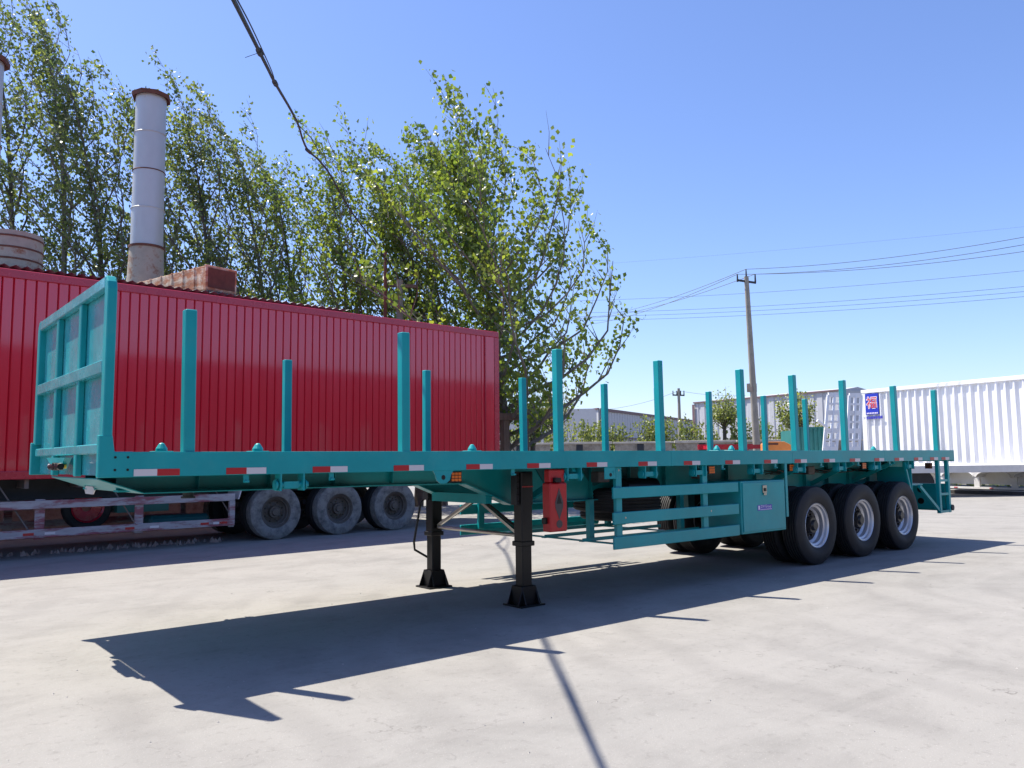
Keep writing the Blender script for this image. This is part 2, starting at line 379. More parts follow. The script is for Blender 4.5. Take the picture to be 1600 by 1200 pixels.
# crossmembers with tapered ends
cm = None
for i in range(22):
    x = .35+i*.615
    if cm is None:
        m = MB()
        m.prism([(.012, 1.54), (2.488, 1.54), (2.488, 1.47), (1.8, 1.40), (.70, 1.40), (.012, 1.47)], -.004, .004, 'x')
        m.box(-.03, .03, .012, 2.488, 1.462, 1.468) if False else None
        m.box(-.03, .03, .70, 1.80, 1.392, 1.40)
        m.bar((0, .012, 1.466), (0, .70, 1.396), .06, .007); m.bar((0, 2.488, 1.466), (0, 1.80, 1.396), .06, .007)
        cm = m.build('crossmember', TEAL, TR, loc=(x, 0, 0))
    else: share(cm, loc=(x, 0, 0))
# main beams
prof = [(.30, 1.392), (13.4, 1.392), (13.4, 1.20), (12.7, 1.02), (4.15, 1.02), (3.55, 1.255), (.30, 1.285)]
def main_beam(yc):
    m = MB(); m.prism(prof, yc-.005, yc+.005)
    bot = [(.30, 1.285), (3.55, 1.255), (4.15, 1.02), (12.7, 1.02), (13.4, 1.20)]
    for (a, za), (b2, zb2) in zip(bot, bot[1:]): m.bar((a, yc, za-.006), (b2, yc, zb2-.006), .14, .014)
    for k in range(13):
        x = 4.7+k*.66
        m.box(x-.004, x+.004, yc-.065, yc+.065, 1.03, 1.39)
    for x in (.9, 1.5, 2.1, 2.7, 3.3): m.box(x-.004, x+.004, yc-.065, yc+.065, 1.28, 1.39)
    m.build('main_beam', TEAL, TR)
main_beam(.75); main_beam(1.75)
m = MB(); m.box(.42, 2.3, .45, 2.05, 1.262, 1.270)
m.add([(.42, .45, 1.262), (.42, 2.05, 1.262), (.10, 2.05, 1.375), (.10, .45, 1.375), (.42, .45, 1.270), (.42, 2.05, 1.270), (.10, 2.05, 1.383), (.10, .45, 1.383)],
      [(0, 1, 2, 3), (7, 6, 5, 4), (0, 3, 7, 4), (1, 5, 6, 2), (3, 2, 6, 7)])
m.build('coupler_plate', TEAL, TR)
m = MB(); m.cyl((1.0, 1.25, 1.27), (1.0, 1.25, 1.20), .045, n=14); m.cyl((1.0, 1.25, 1.20), (1.0, 1.25, 1.185), .06, n=14); m.build('kingpin', DARKST, TR, smooth=True)
for x0 in (3.9, 5.6):       # truss between main beams near the legs
    m = MB(); m.bar((x0, .755, 1.08), (x0, 1.745, 1.08), .08, .1); m.build('cross_tie', TEAL, TR)
# outriggers from the main beam to the side beam near the legs
for x in (4.45, 8.9, 10.2, 11.5):
    for s_ in (0, 1):
        a, b_ = (.75, .05) if s_ == 0 else (1.75, 2.45)
        m = MB(); m.bar((x, a, 1.06), (x-.0, b_, 1.385), .05, .06); m.build('outrigger', TEAL, TR)
# headboard
HZ = 2.785
hs = MB().box(.074, .082, .03, W-.03, ZB+.01, HZ-.02).build('headboard', TEALP, TR)
for yc, wd in ((.055, .11), (.84, .075), (1.66, .075), (W-.055, .11)):
    outer = yc < .1 or yc > 2.4
    m = MB()
    if outer:
        s0 = 0 if yc < 1 else W; d = 1 if yc < 1 else -1
        poly = [(s0, ZB+.0), (s0, HZ-.10), (s0+d*.025, HZ-.035), (s0+d*.08, HZ), (s0+d*.11, HZ), (s0+d*.08, ZB)]
        poly = [(s0, 1.66), (s0, HZ-.10), (s0+d*.015, HZ-.05), (s0+d*.05, HZ-.012), (s0+d*.09, HZ), (s0+d*.09, 1.66)]
        m.prism(poly, .022, .0835, 'x')
    else: m.box(.028, .0735, yc-wd/2, yc+wd/2, ZB, HZ-.09)
    m.build('headboard_post', TEAL, hs, bevel=.006)
for z0, z1, xf in ((HZ-.09, HZ-.004, .022), (2.105, 2.20, .02), (1.555, 1.625, .026)):
    m = MB(); ed = .092
    m.box(xf, .0732, ed, W-ed, z0, z1); m.build('headboard_rail', TEALP, hs, bevel=.008)
for s0, d in ((0, 1), (W, -1)):       # corner brackets
    m = MB(); a, b_ = sorted((s0-d*.002, s0+d*.055))
    m.prism([(0, ZB-.002), (.22, ZB-.002), (.22, ZT+.002), (.10, ZT+.002), (.085, 1.68), (0, 1.68)], a, b_)
    m.build('corner_bracket', TEAL, TR, bevel=.006)
    for x, z in ((.105, 1.53), (.185, 1.53), (.105, 1.445), (.185, 1.445)):
        y0 = s0-d*.004
        MB().cyl((x, y0, z), (x, s0+d*.01, z), .009, n=8).build('bolt_hole', BLACK, TR)
# stakes
SX = [.60, 2.42, 4.25, 5.85, 7.45, 8.68, 10.0, 11.65, 13.10]
stk = None
for yy in (.012, W-.10):
    for x in SX:
        if stk is None:
            m = MB(); m.box(-.041, .041, 0, .080, 1.40, 2.60); stk = m.build('stake', TEAL, TR, bevel=.006)
            s_ = stk
        else: s_ = share(stk)
        ln = 2.0 if yy > 1 else 1.3
        s_.location = (x, yy, 0); s_.rotation_euler = (R(random.uniform(-.5, .5)), R(random.uniform(-.6, .1)), 0)
        s_.location.x += 1.4*math.tan(-s_.rotation_euler.y)
# front airline couplings and their bracket
m = MB(); m.prism([(.93, 1.535), (1.62, 1.54), (1.5, 1.50), (1.1, 1.44)], -.02, .028, 'x'); m.build('coupling_bracket', TEAL, TR)
for y, mm in ((1.02, YELLOW), (1.40, TWHT)):
    m = MB(); m.cyl((.01, y, 1.47), (-.035, y, 1.47), .017, .015, 12); m.cyl((-.035, y, 1.47), (-.045, y, 1.47), .020, n=12); m.build('air_coupling', mm, TR, smooth=True)
m = MB(); m.cyl((-.03, 1.0, 1.47), (-.03, 1.38, 1.465), .024, n=10); m.cyl((-.0, 1.18, 1.47), (-.055, 1.18, 1.47), .03, n=10); m.cyl((-.0, 1.09, 1.47), (-.05, 1.09, 1.47), .028, n=10); m.build('coupling_body', BLACK, TR, smooth=True)
m = MB(); m.prism([(1.42, 1.27), (1.47, 1.235), (1.72, 1.235), (1.76, 1.27), (1.72, 1.30), (1.47, 1.30)], .30, .31, 'x'); m.build('lamp_plate', TWHT, TR)
# reflective tape
starts = [(.225, 1)]+[(x, 0) for x in (.86, 1.545, 2.285, 3.05, 3.78, 4.59, 5.39, 6.175, 6.975, 7.81, 8.53, 9.28, 10.01, 10.76, 11.42, 12.10, 12.70, 13.15)]
base = None
tr_ = tw_ = None
for side in (0, 1):
    yb = -.002 if side == 0 else W+.002
    for x, rev in starts:
        for k in range(2):
            red = (k == 0) != bool(rev)
            src = tr_ if red else tw_
            wdt = .152
            if src is None:
                q = MB().box(0, wdt, -.0015, .0015, 0, .047).build('reflector', TRED if red else TWHT, TR)
                if red: tr_ = q; q['label'] = 'red half of a reflective strip'
                else: tw_ = q; q['label'] = 'white half of a reflective strip'
            else: q = share(src)
            q.location = (x+k*wdt, yb, ZB+.006)
# twist lock cones on the deck
cn = None
for x, y in ((1.61, 1.25), (4.06, 1.25), (8.54, 1.25), (8.9, 1.25), (.77, 1.25), (13.3, 1.25)):
    if cn is None:
        m = MB(); m.box(-.075, .075, -.08, .08, 1.556, 1.588)
        m.lathe([(.05, 1.588), (.048, 1.61), (.022, 1.652), (.004, 1.660), (.001, 1.588)], 12, 'z')
        cn = m.build('twist_lock', TEAL, TR, loc=(x, y, 0), bevel=.003)
    else: share(cn, loc=(x, y, 0))
# winches
wn = None
for side, xs in ((0, (1.38, 4.42, 5.6, 6.5, 7.68, 8.7, 9.8, 10.86, 12.0)), (1, (1.38, 4.42, 5.6, 6.5, 7.68, 8.7, 9.8, 10.86, 12.0))):
    for x in xs:
        yc = .05 if side == 0 else W-.05
        if wn is None:
            m = MB(); m.box(-.10, -.088, -.05, .05, 1.265, 1.396); m.box(.088, .10, -.05, .05, 1.265, 1.396)
            m.cyl((-.13, 0, 1.31), (.145, 0, 1.31), .026, n=14); m.cyl((.115, 0, 1.31), (.125, 0, 1.31), .042, n=14); m.cyl((-.125, 0, 1.31), (-.112, 0, 1.31), .042, n=14)
            m.box(-.06, .06, -.028, .028, 1.284, 1.336)
            wn = m.build('strap_winch', TEAL, TR, smooth=True, loc=(x, yc, 0))
        else: share(wn, loc=(x, yc, 0))
# rope hooks
hk = None
for x in (1.02, 1.72, 3.62, 5.0, 6.95, 8.1, 9.25, 10.3, 11.3):
    if hk is None:
        m = MB(); m.box(-.02, .02, .02, .03, 1.335, 1.396); m.bar((0, .025, 1.345), (0, -.005, 1.345), .03, .012); hk = m.build('rope_hook', TEAL, TR, loc=(x, 0, 0))
    else: share(hk, loc=(x, 0, 0))
# lugs
for x in (2.80,):
    m = MB(); m.prism([(-.11, 1.396), (.11, 1.396), (.085, 1.36), (.07, 1.31), (.03, 1.282), (-.03, 1.282), (-.07, 1.31), (-.085, 1.36)], 0, .014); m.build('tow_lug', TEAL, TR, loc=(x, .004, 0))
    MB().cyl((x, .003, 1.335), (x, .019, 1.335), .022, n=12).build('lug_hole', BLACK, TR)
m = MB(); m.box(4.86, 5.03, .004, .016, 1.27, 1.396); m.build('lug_plate', TEAL, TR, bevel=.004)
MB().cyl((4.95, .002, 1.315), (4.95, .02, 1.315), .02, n=12).build('lug_hole', BLACK, TR)
# side marker lamps with guards
for x, y in ((2.98, .06), (6.78, .06), (8.55, .06), (10.55, .06), (13.0, .5)):
    m = MB(); m.box(x-.065, x+.065, y, y+.03, 1.285, 1.385); lp = m.build('marker_lamp', BLACK, TR, bevel=.003)
    m = MB()
    for i in range(3):
        for j in range(3): m.box(x-.052+i*.037, x-.022+i*.037, y-.006, y, 1.297+j*.028, 1.319+j*.028)
    m.build('lamp_lens', AMBER, lp)
# landing legs
def landing_leg(yc, crank):
    m = MB(); m.box(-.074, .074, -.068, .068, .64, 1.36); leg = m.build('landing_leg', BLACK, TR, loc=(4.15, yc, 0), bevel=.01)
    m = MB(); m.box(-.087, .087, -.082, .082, .60, .65); m.build('leg_collar', BLACK, leg, bevel=.006)
    m = MB(); m.box(-.064, .064, -.060, .060, .10, .62); m.build('inner_leg', BLACK, leg, bevel=.008)
    m = MB(); m.box(-.16, .16, -.15, .15, 0.0, .018)
    for s in (-1, 1):
        m.prism([(-.155, .018), (.155, .018), (.085, .20), (-.085, .20)], s*.085-.005, s*.085+.005)
        m.prism([(-.145, .018), (.145, .018), (.075, .20), (-.075, .20)], s*.09-.005, s*.09+.005, 'x')
    m.build('foot_plate', BLACK, leg, bevel=.003)
    m = MB(); m.box(-.11, .11, -.03, .06, 1.02, 1.36) ; m.build('mounting_plate', DARKST, leg)
    for i in range(5):
        MB().cyl((-.098, -.030, 1.06+i*.065), (-.098, -.042, 1.06+i*.065), .011, n=8).build('bolt', BLACK, leg)
    return leg
la = landing_leg(.50, False); lb = landing_leg(2.13, True)
MB().box(-.075, .075, -.078, -.0755, 1.20, 1.212).build('red_mark', TRED, la)
m = MB(); m.tube([(4.10, 2.24, 1.04), (4.06, 2.28, .98), (3.98, 2.30, .52), (3.99, 2.30, .43), (4.17, 2.26, .32), (4.20, 2.24, .30), (4.20, 2.22, .20)], .014, 8); m.build('crank_handle', BLACK, TR, smooth=True)
m = MB(); m.cyl((4.15, .585, .70), (4.15, 2.04, .70), .020, n=10); m.build('drive_shaft', GALV, TR, smooth=True)
for a, b_ in (((4.15, .59, .72), (4.15, 1.22, 1.03)), ((4.15, 2.04, .72), (4.15, 1.38, 1.03))):
    MB().bar(a, b_, .035, .03).build('leg_brace', GALV, TR)
    MB().bar((a[0]+.05, a[1], a[2]+.02), (b_[0]+.05, b_[1], b_[2]), .01, .03).build('leg_brace', BLACK, TR)
# extinguisher box
m = MB(); m.box(4.075, 4.31, -.0, .12, .77, 1.25); m.box(4.10, 4.31, .03, .12, 1.25, 1.385); eb = m.build('extinguisher_box', BOXRED, TR, bevel=.012)
cx = 4.195
m = MB(); m.prism([(cx, 1.20), (cx+.055, 1.06), (cx+.05, 1.0), (cx, .89), (cx-.05, 1.0), (cx-.055, 1.06)], -.003, -.0005); m.build('flame_emblem', BOXRED2, eb)
m = MB(); m.prism([(cx-.035, 1.045), (cx+.035, 1.045), (cx, 1.14)], -.005, -.003); m.build('emblem_mark', BLACK, eb)
m = MB(); m.cyl((cx, -.003, .845), (cx, .0, .845), .04, n=18); m.build('round_emblem', BOXRED2, eb)
MB().box(4.03, 4.075, .04, .08, .85, .91).build('latch', BLACK, eb, bevel=.003); MB().box(4.14, 4.22, -.015, .029, 1.255, 1.30).build('latch', BLACK, eb, bevel=.003)
# side guards
for side in (0, 1):
    yo = -.003 if side == 0 else W+.003; d = 1 if side == 0 else -1
    xa, xb = (4.98, 7.225) if side == 0 else (4.80, 7.3)
    def bx(x0, x1, y0, y1, z0, z1):
        a, b_ = sorted((yo+d*y0, yo+d*y1)); return MB().box(x0, x1, a, b_, z0, z1)
    for z0, z1 in ((1.06, 1.18), (.79, .915), (.53, .66)):
        bx(xa, xb, 0, .028, z0, z1).build('guard_rail', TEAL, TR, bevel=.005)
    for x in (5.10, 6.60):
        bx(x-.045, x+.045, .030, .075, .60, 1.394).build('guard_post', TEAL, TR, bevel=.004)
        for z in (.855, 1.36):
            a = yo+d*-.003
            MB().cyl((x+.06 if z < 1 else x, a if z < 1 else yo+d*.027, z), (x+.06 if z < 1 else x, yo+d*.03, z), .011, n=8).build('guard_bolt', GALV, TR)
# spare wheel cage
def cage():
    for x in (5.28, 6.9):
        for y in (.62, 1.88):
            m = MB(); m.box(x-.035, x+.035, y-.004, y+.004, .57, 1.02); m.box(x-.035, x-.027, y+.0045, y+.06, .57, 1.02); m.build('cage_post', TEAL, TR)
    m = MB()
    for y in (.10, .62, 1.25, 1.88, 2.4): m.box(5.1, 7.2, y-.03, y+.03, .56, .568); m.box(5.1, 7.2, y-.03, y-.022, .568, .60)
    for x in (5.28, 6.9): m.box(x-.03, x+.03, .03, 2.47, .545, .559)
    m.build('cage_rail', TEAL, TR)
cage()
# spare tyre lying in the cage
t = tyre_mesh(.53, .286, .28, RUBBER, 'spare_wheel', TR); t.location = (5.95, .85, 1.0); t.rotation_euler = (R(90), 0, 0)
share(t, loc=(6.75, 1.55, .82))
# air tanks and valves under the deck
for x, y, ln in ((5.6, .45, .55), (9.9, 1.25, .7)):
    m = MB(); m.cyl((x, y, 1.14), (x+ln, y, 1.14), .12, n=18); m.build('air_tank', BLACK, TR, smooth=True)
# folded leaf-spring gussets seen in the shade
for i, x in enumerate((4.75, 5.45, 6.1)):
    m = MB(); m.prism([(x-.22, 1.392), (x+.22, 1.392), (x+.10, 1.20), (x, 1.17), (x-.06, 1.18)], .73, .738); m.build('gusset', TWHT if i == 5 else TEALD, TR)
# toolbox
m = MB(); m.box(7.275, 8.262, 0, .55, .535, 1.185); tb = m.build('toolbox', TEAL, TR, bevel=.006)
MB().box(7.30, 8.235, -.012, -.001, .56, 1.165).build('toolbox_door', TEAL, tb, bevel=.004)
m = MB(); m.box(7.72, 7.81, -.026, -.013, 1.03, 1.125); m.box(7.735, 7.795, -.030, -.026, 1.0, 1.03); lt = m.build('latch', GALV, tb, bevel=.003)
MB().box(7.745, 7.785, -.034, -.0265, 1.05, 1.09).build('latch_handle', BLACK, lt)
st = MB().box(7.605, 7.925, -.0145, -.0122, .81, .88).build('sticker', VIOL, tb)
MB().box(7.617, 7.655, -.0165, -.0146, .822, .87).build('sticker_emblem', LET, st)
def text(body, size, m, parent, loc, rot, name='lettering', ext=.0008, bold=0.0):
    cu = bpy.data.curves.new(name, 'FONT'); cu.body = body; cu.size = size; cu.extrude = ext; cu.align_x = 'CENTER'; cu.align_y = 'CENTER'; cu.offset = bold
    t_ = bpy.data.objects.new(name, cu); C.objects.link(t_)
    dg = bpy.context.evaluated_depsgraph_get(); me = bpy.data.meshes.new_from_object(t_.evaluated_get(dg))
    bpy.data.objects.remove(t_); bpy.data.curves.remove(cu)
    o = bpy.data.objects.new(name, me); C.objects.link(o); me.materials.clear(); me.materials.append(m)
    o.parent = parent; o.location = loc; o.rotation_euler = rot; return o
text('ZW Group', .05, LET, st, (7.79, -.0155, .857), (R(90), 0, 0))
text('TRAILERS EXPORT', .022, LET, st, (7.79, -.0155, .822), (R(90), 0, 0)) if False else None
m = MB()
for k in range(11): m.box(7.67+k*.023, 7.685+k*.023, -.0155, -.0146, .817, .827)
m.build('small_lettering', LET, st)
MB().box(8.285, 8.335, .0, .012, .70, 1.394).build('fender_bracket', TEAL, TR)
# wheels
RO, WD = .535, .275
AX = [9.11, 10.42, 11.73]
w0 = wheel(TR, AX[0], .02+WD/2, -1, RO, WD, RUBBER, RIM, HUBB)
win = wheel(TR, AX[0], .02+WD*1.5+.05, -1, RO, WD, RUBBER, RIM, HUBB, dual_front=False)
for i, x in enumerate(AX):
    if i: copy_wheel(w0, x, .02+WD/2); copy_wheel(win, x, .02+WD*1.5+.05)
    copy_wheel(w0, x, W-.02-WD/2, flip=True); copy_wheel(win, x, W-.02-WD*1.5-.05, flip=True)
    MB().cyl((x, .3, RO), (x, 2.2, RO), .075, n=14).build('axle', DARKST, TR, smooth=True)
    for yc in (.75, 1.75):
        m = MB()
        for k in range(5): m.bar((x-.45+k*.04, yc, .68+k*.016), (x+.45-k*.04, yc, .68+k*.016), .09, .013)
        m.build('leaf_spring', BLACK, TR)
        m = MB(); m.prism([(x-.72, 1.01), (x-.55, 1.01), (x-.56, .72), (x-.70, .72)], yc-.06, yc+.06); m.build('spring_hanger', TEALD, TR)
# mud shield behind the last wheel and flaps
for y0, y1 in ((.03, .60), (1.90, 2.47)):
    MB().box(12.05, 12.062, y0, y1, .80, 1.30).build('mud_shield', TEAL, TR)
    MB().box(12.07, 12.08, y0+.01, y1+.0, .47, .80).build('mudflap', FLAP, TR)
for y in (.05, 2.44): MB().bar((11.85, y, 1.38), (12.10, y, .74), .03, .035).build('flap_bracket', TEAL, TR)
MB().box(11.95, 12.6, .1, 2.4, .99, 1.01).build('rear_crosstie', TEAL, TR)
MB().box(12.3, 12.9, .50, .512, .62, 1.39).build('rear_web', TEAL, TR)
# rear ladder-like bumper frames
for y in (.05, W-.05):
    for x in (13.08, 13.45): MB().box(x-.035, x+.035, y-.03, y+.03, .50, 1.394).build('bumper_post', TEAL, TR, bevel=.004)
    for z in (.505, .80, 1.03): MB().box(13.116, 13.414, y-.025, y+.025, z, z+.04).build('bumper_rung', TEAL, TR)
    MB().bar((12.35, y, .98), (13.04, y, .56), .04, .05).build('bumper_brace', TEAL, TR)
m = MB(); m.box(13.42, 13.48, .09, 2.41, .56, .99); bp_ = m.build('bumper_plate', TEAL, TR)
for y in [.5+.5*k for k in range(4)]:
    for z in (.68, .88): MB().cyl((13.416, y, z), (13.422, y, z), .055, n=18).build('bumper_hole', BLACK, bp_)
for y in (.02, W-.02): MB().cyl((13.51, y-.02, .58), (13.51, y+.02, .58), .05, n=16).build('bumper_roller', DARKST, TR, smooth=True)
MB().box(13.49, 13.53, .06, W-.06, .52, .64).build('rear_bumper', TEAL, TR, bevel=.004)
for y in (.3, .9, 1.6, 2.2): MB().box(13.3, 13.37, y-.05, y+.05, 1.25, 1.35).build('tail_lamp', RUSTD, TR, bevel=.004)
# air hoses
for k in range(4):
    yy = .5+.08*k
    pts = [(8.9+.35*i, yy+.03*math.sin(i*1.7+k), 1.30-.07*abs(math.sin(i*.9+k))) for i in range(12)]
    MB().tube(pts, .009, 6).build('air_hose', BLACK, TR, smooth=True)
for x in (5.2, 7.0, 9.6): MB().box(x, x+.18, .42, .55, 1.22, 1.34).build('brake_valve', GREYST, TR, bevel=.01)

# ------------------------------------------------------------------ RED BOX TRAILER
RX = thing('box_semi_trailer', 'tall glossy red box semi trailer with ribbed side, parked behind the teal flatbed', 'trailer', (0, 8.70, 0), math.atan(.04))
X0, X1, RZ0, RZ1 = -5.0, 10.85, 1.27, 4.56
corrugated(X0, X1-.42, .03, RZ0+.10, RZ1-.13, .158, .028, flat=.80).build('side_wall', RED, RX)
MB().box(X0, X1, 0, .10, RZ1-.14, RZ1).build('top_rail', REDD, RX, bevel=.01)
MB().box(X0, X1, 0, .10, RZ0-.02, RZ0+.11).build('bottom_rail', REDD, RX, bevel=.01)
MB().box(X1-.42, X1-.16, .0, .08, RZ0+.111, RZ1-.141).build('corner_panel', RED, RX, bevel=.008)
MB().box(X1-.15, X1, .0, .12, RZ0+.111, RZ1-.141).build('corner_post', REDD, RX, bevel=.008)
MB().box(X1-.445, X1-.425, .0, .035, RZ0+.111, RZ1-.141).build('panel_joint', REDD, RX)
MB().box(X0, X1-.01, .101, 2.5, RZ1-.06, RZ1-.01).build('roof', REDD, RX)
MB().box(X0, X1-.01, 2.45, 2.499, RZ0, RZ1-.07).build('far_wall', RED, RX)
MB().box(X1-.06, X1-.012, .13, 2.44, RZ0, RZ1-.07).build('rear_door', RED, RX)
MB().box(X0, X1-.01, .11, 2.44, RZ0-.02, RZ0+.04).build('floor', DARKST, RX)
for y in (.75, 1.75):
    m = MB(); m.box(X0, X1-.3, y-.06, y+.06, .90, 1.245); m.build('chassis_beam', DARKST, RX)
m = MB()
for k in range(20): m.box(X0+.5+k*.78, X0+.56+k*.78, .12, 2.4, 1.10, 1.245)
m.build('floor_bearer', GREYST, RX)
for y in (.02, 2.42):
    for z0, z1 in ((.78, .91), (.33, .46)): MB().box(X0, 4.35, y, y+.035, z0, z1).build('guard_rail', PINK, RX, bevel=.004)
    for x in (-3.4, -1.6, .0-.35, 1.18, 2.68, 4.31): MB().box(x-.07 if x < 4 else x-.06, x+.07 if x < 4 else x+.04, y+.036, y+.07, .30, .93 if x < 4 else .91).build('guard_post', PINK, RX, bevel=.004)
    if y < 1:
        MB().box(4.25, 4.35, y-.002, y+.034, .462, .778).build('guard_end', PINK, RX)
        for k, x in enumerate((.15, .95, 1.25, 2.45, 2.85, 3.72, 3.95, 4.06)): MB().box(x, x+.15, y-.004, y-.001, .37, .41).build('reflector', TRED if k % 2 else TWHT, RX)
for x in (-.3, .6, 2.2, 3.9): MB().bar((x, .2, 1.2), (x+.45, .06, .42), .025, .02).build('guard_stay', GREYST, RX)
MB().box(3.45, 3.62, -.02, .02, .915, .975).build('marker_lamp', BLACK, RX)
rw = wheel(RX, 5.20, .20, -1, .52, .26, DUSTY, RIMD, RIMD)
ri = wheel(RX, 5.20, .50, -1, .52, .26, RUBBER, RIMD, RIMD, dual_front=False)
for i, x in enumerate((5.20, 6.58, 7.93)):
    if i: copy_wheel(rw, x, .20); copy_wheel(ri, x, .50)
    copy_wheel(rw, x, 2.30, flip=True); copy_wheel(ri, x, 2.0, flip=True)
    MB().cyl((x, .4, .52), (x, 2.1, .52), .07, n=12).build('axle', DARKST, RX)
    MB().box(x-.5, x+.5, .70, .80, .62, .70).build('leaf_spring', DARKST, RX)
m = MB(); m.add([(4.55, .05, 1.24), (4.55, .6, 1.24), (4.42, .6, .80), (4.42, .05, .80), (4.57, .05, 1.24), (4.57, .6, 1.24), (4.44, .6, .80), (4.44, .05, .80)],
      [(0, 1, 2, 3), (4, 7, 6, 5), (0, 3, 7, 4), (1, 5, 6, 2), (2, 6, 7, 3), (0, 4, 5, 1)]); m.build('front_mudflap', TWHT, RX)
sp = tyre_mesh(.40, .27, .20, RUBBER, 'spare_wheel', RX); sp.location = (2.15, 1.2, .72)
rm = MB(); rm.lathe([(.27, -.09), (.24, -.07), (.24, 0), (.08, .02), (.08, .05), (.25, .03), (.27, .02)], 28); rm.build('rim', REDD, sp, smooth=True)
MB().box(2.6, 3.5, 1.0, 1.5, .60, 1.05).build('side_box', TEALF, RX)
MB().box(3.1, 4.2, .8, 1.2, .30, .52).build('under_tank', TEALD, RX, bevel=.05)

# rubble strip and kerb beneath the red trailer
m = MB(); rr = random.Random(3)
for k in range(420):
    x = rr.uniform(-5, 4.4); y = 9.55+rr.gauss(0, .12); s = rr.uniform(.02, .07)
    m.add([(x+s*rr.uniform(-1, 1), y+s*rr.uniform(-1, 1), -.01) for _ in range(3)]+[(x, y, s*1.3)], [(0, 1, 3), (1, 2, 3), (2, 0, 3), (0, 2, 1)])
m.build('rubble', mat('rubble', (.36, .27, .25), .9), kind='stuff')
C.objects[-1]['label'] = 'strip of loose pinkish rubble on the ground under the red trailer'
C.objects[-1]['category'] = 'rubble'

# ------------------------------------------------------------------ workshop shed behind the red trailer
SH = thing('workshop_shed', 'low workshop with dark corrugated roof just showing above the red trailer', 'building', (0, 12.6, 0), math.atan(.04))
SX1 = 8.6; SX0 = -9
MB().box(SX0, SX1, .1, .3, 0, 5.15).build('front_wall', CONC, SH)
MB().box(SX1-.2, SX1, .301, 6, 0, 5.15).build('end_wall', CONC, SH)
MB().box(SX0, SX1, 6.001, 6.2, 0, 5.15).build('back_wall', CONC, SH)
def roof_sheet():
    m = MB(); k = int((SX1-SX0+.4)/.05); vs = []; 
    for i in range(k+1):
        x = SX0-.2+i*.05; d = .026*math.cos(i*math.pi/2.0)
        vs += [(x, -.12, 5.425+d), (x, 3.2, 5.56+d), (x, 6.5, 5.425+d)]
    m.add(vs, [(3*i+j, 3*i+3+j, 3*i+4+j, 3*i+1+j) for i in range(k) for j in (0, 1)])
    m.box(SX0-.2, SX1+.2, .1, 6.3, 5.17, 5.35)
    return m
roof_sheet().build('roof', ROOFM, SH)
# chimneys and ducts standing on it
def stack(px, ytop, ybase, name, label, dia=.82, yw=16.8):
    def py(px_, py_, y):
        d = FW+RT*((px_-800)/CF)+UP*((600-py_)/CF); t = (y-CP.y)/d.y; return CP+d*t
    b0 = py(px, ybase, yw); t0 = py(px, ytop, yw); t0.x += 0
    st_ = thing(name, label, 'chimney', (b0.x, yw, 5.50)); H = t0.z-5.50; r = dia/2
    hb = b0.z-5.50
    MB().lathe([(r*1.45, -.05), (r*1.12, hb*.55), (r*1.05, hb), (r*.9, hb), (r*.9, -.05)], 28, 'z').build('base_cone', RUSTG, st_, smooth=True)
    n = 4; seg = (H-.22-hb)/n
    for k in range(n):
        z0 = hb+k*seg
        rr_ = r*(1-.015*k)
        MB().lathe([(rr_, z0+.01), (rr_, z0+seg-.01), (rr_-.02, z0+seg-.01), (rr_-.02, z0+.01)], 28, 'z').build('stack_section', STACK, st_, smooth=True)
        if k: MB().lathe([(rr_+.015, z0-.015), (rr_+.03, z0), (rr_+.015, z0+.015), (rr_-.02, z0)], 28, 'z').build('flange', RUSTD if k == 2 else STACK, st_, smooth=True)
    MB().lathe([(r*1.12, hb-.03), (r*1.12, hb+.03), (r, hb+.03), (r, hb-.03)], 28, 'z').build('flange', RUSTD, st_, smooth=True)
    MB().lathe([(r*1.22, H-.26), (r*1.24, H-.14), (r*.2, H+.02), (.01, H+.02), (.01, H-.2), (r*.95, H-.2)], 8, 'z').build('rain_cap', RUSTD, st_)
    return st_, b0
s1, b1 = stack(229, 140, 388, 'chimney', 'pale grey metal chimney with rusty cap rising behind the red trailer roof')
s2, b2 = stack(-40, 78, 360, 'chimney', 'second grey chimney with brown cap cut by the left edge of the photo', dia=.92)
def py_(px_, py__, y):
    d = FW+RT*((px_-800)/CF)+UP*((600-py__)/CF); t = (y-CP.y)/d.y; return CP+d*t
# rusty duct box: long face px 215..320, end face 320..368
b_ = py_(321, 462, 13.0); t_ = py_(321, 414, 13.0); hh = t_.z-5.40
dv = Vector((-.24, .971, 0))
def pxof(P): q = P-CP; return 800+CF*q.dot(RT)/q.dot(FW)
ln = 1.0
while pxof(b_+dv*ln) > 203: ln += .02
ew = .3
while pxof(b_+Vector((.971, .24, 0))*ew) < 367: ew += .02
bx_ = thing('rusty_duct', 'long rusty sheet metal duct lying on the roof at the foot of the grey chimney', 'duct', (b_.x, b_.y, 5.40), math.atan2(dv.y, dv.x))
m = MB(); m.box(0, ln, -ew, 0, .14, hh); m.build('duct_body', RUST, bx_, bevel=.01)
for k in range(8):
    x = ln*k/7.0
    MB().box(x-.025, x+.025, -ew-.02, .02, .12, hh+.012).build('stiffener', RUST, bx_, bevel=.006)
MB().box(-.045, -.026, -ew+.04, -.04, .2, hh-.05).build('end_plate', RUSTD, bx_)
for k in range(12): MB().box(-.03, .0, -ew+.02+k*ew/12, -ew+.02+k*ew/12+ew/24, .0, .135).build('vent_slat', GREYST, bx_)
c0 = py_(14, 400, 14.6)
cl = thing('rusty_drum', 'short banded rusty drum on the shed roof at the left edge of the photo', 'duct', (c0.x, 14.4, 5.50))
zt = py_(14, 372, 14.6).z-5.50
MB().lathe([(.62, -.1), (.62, zt), (.2, zt+.02), (.01, zt+.02), (.01, -.1)], 28, 'z').build('drum_shell', RUSTG, cl, smooth=True)
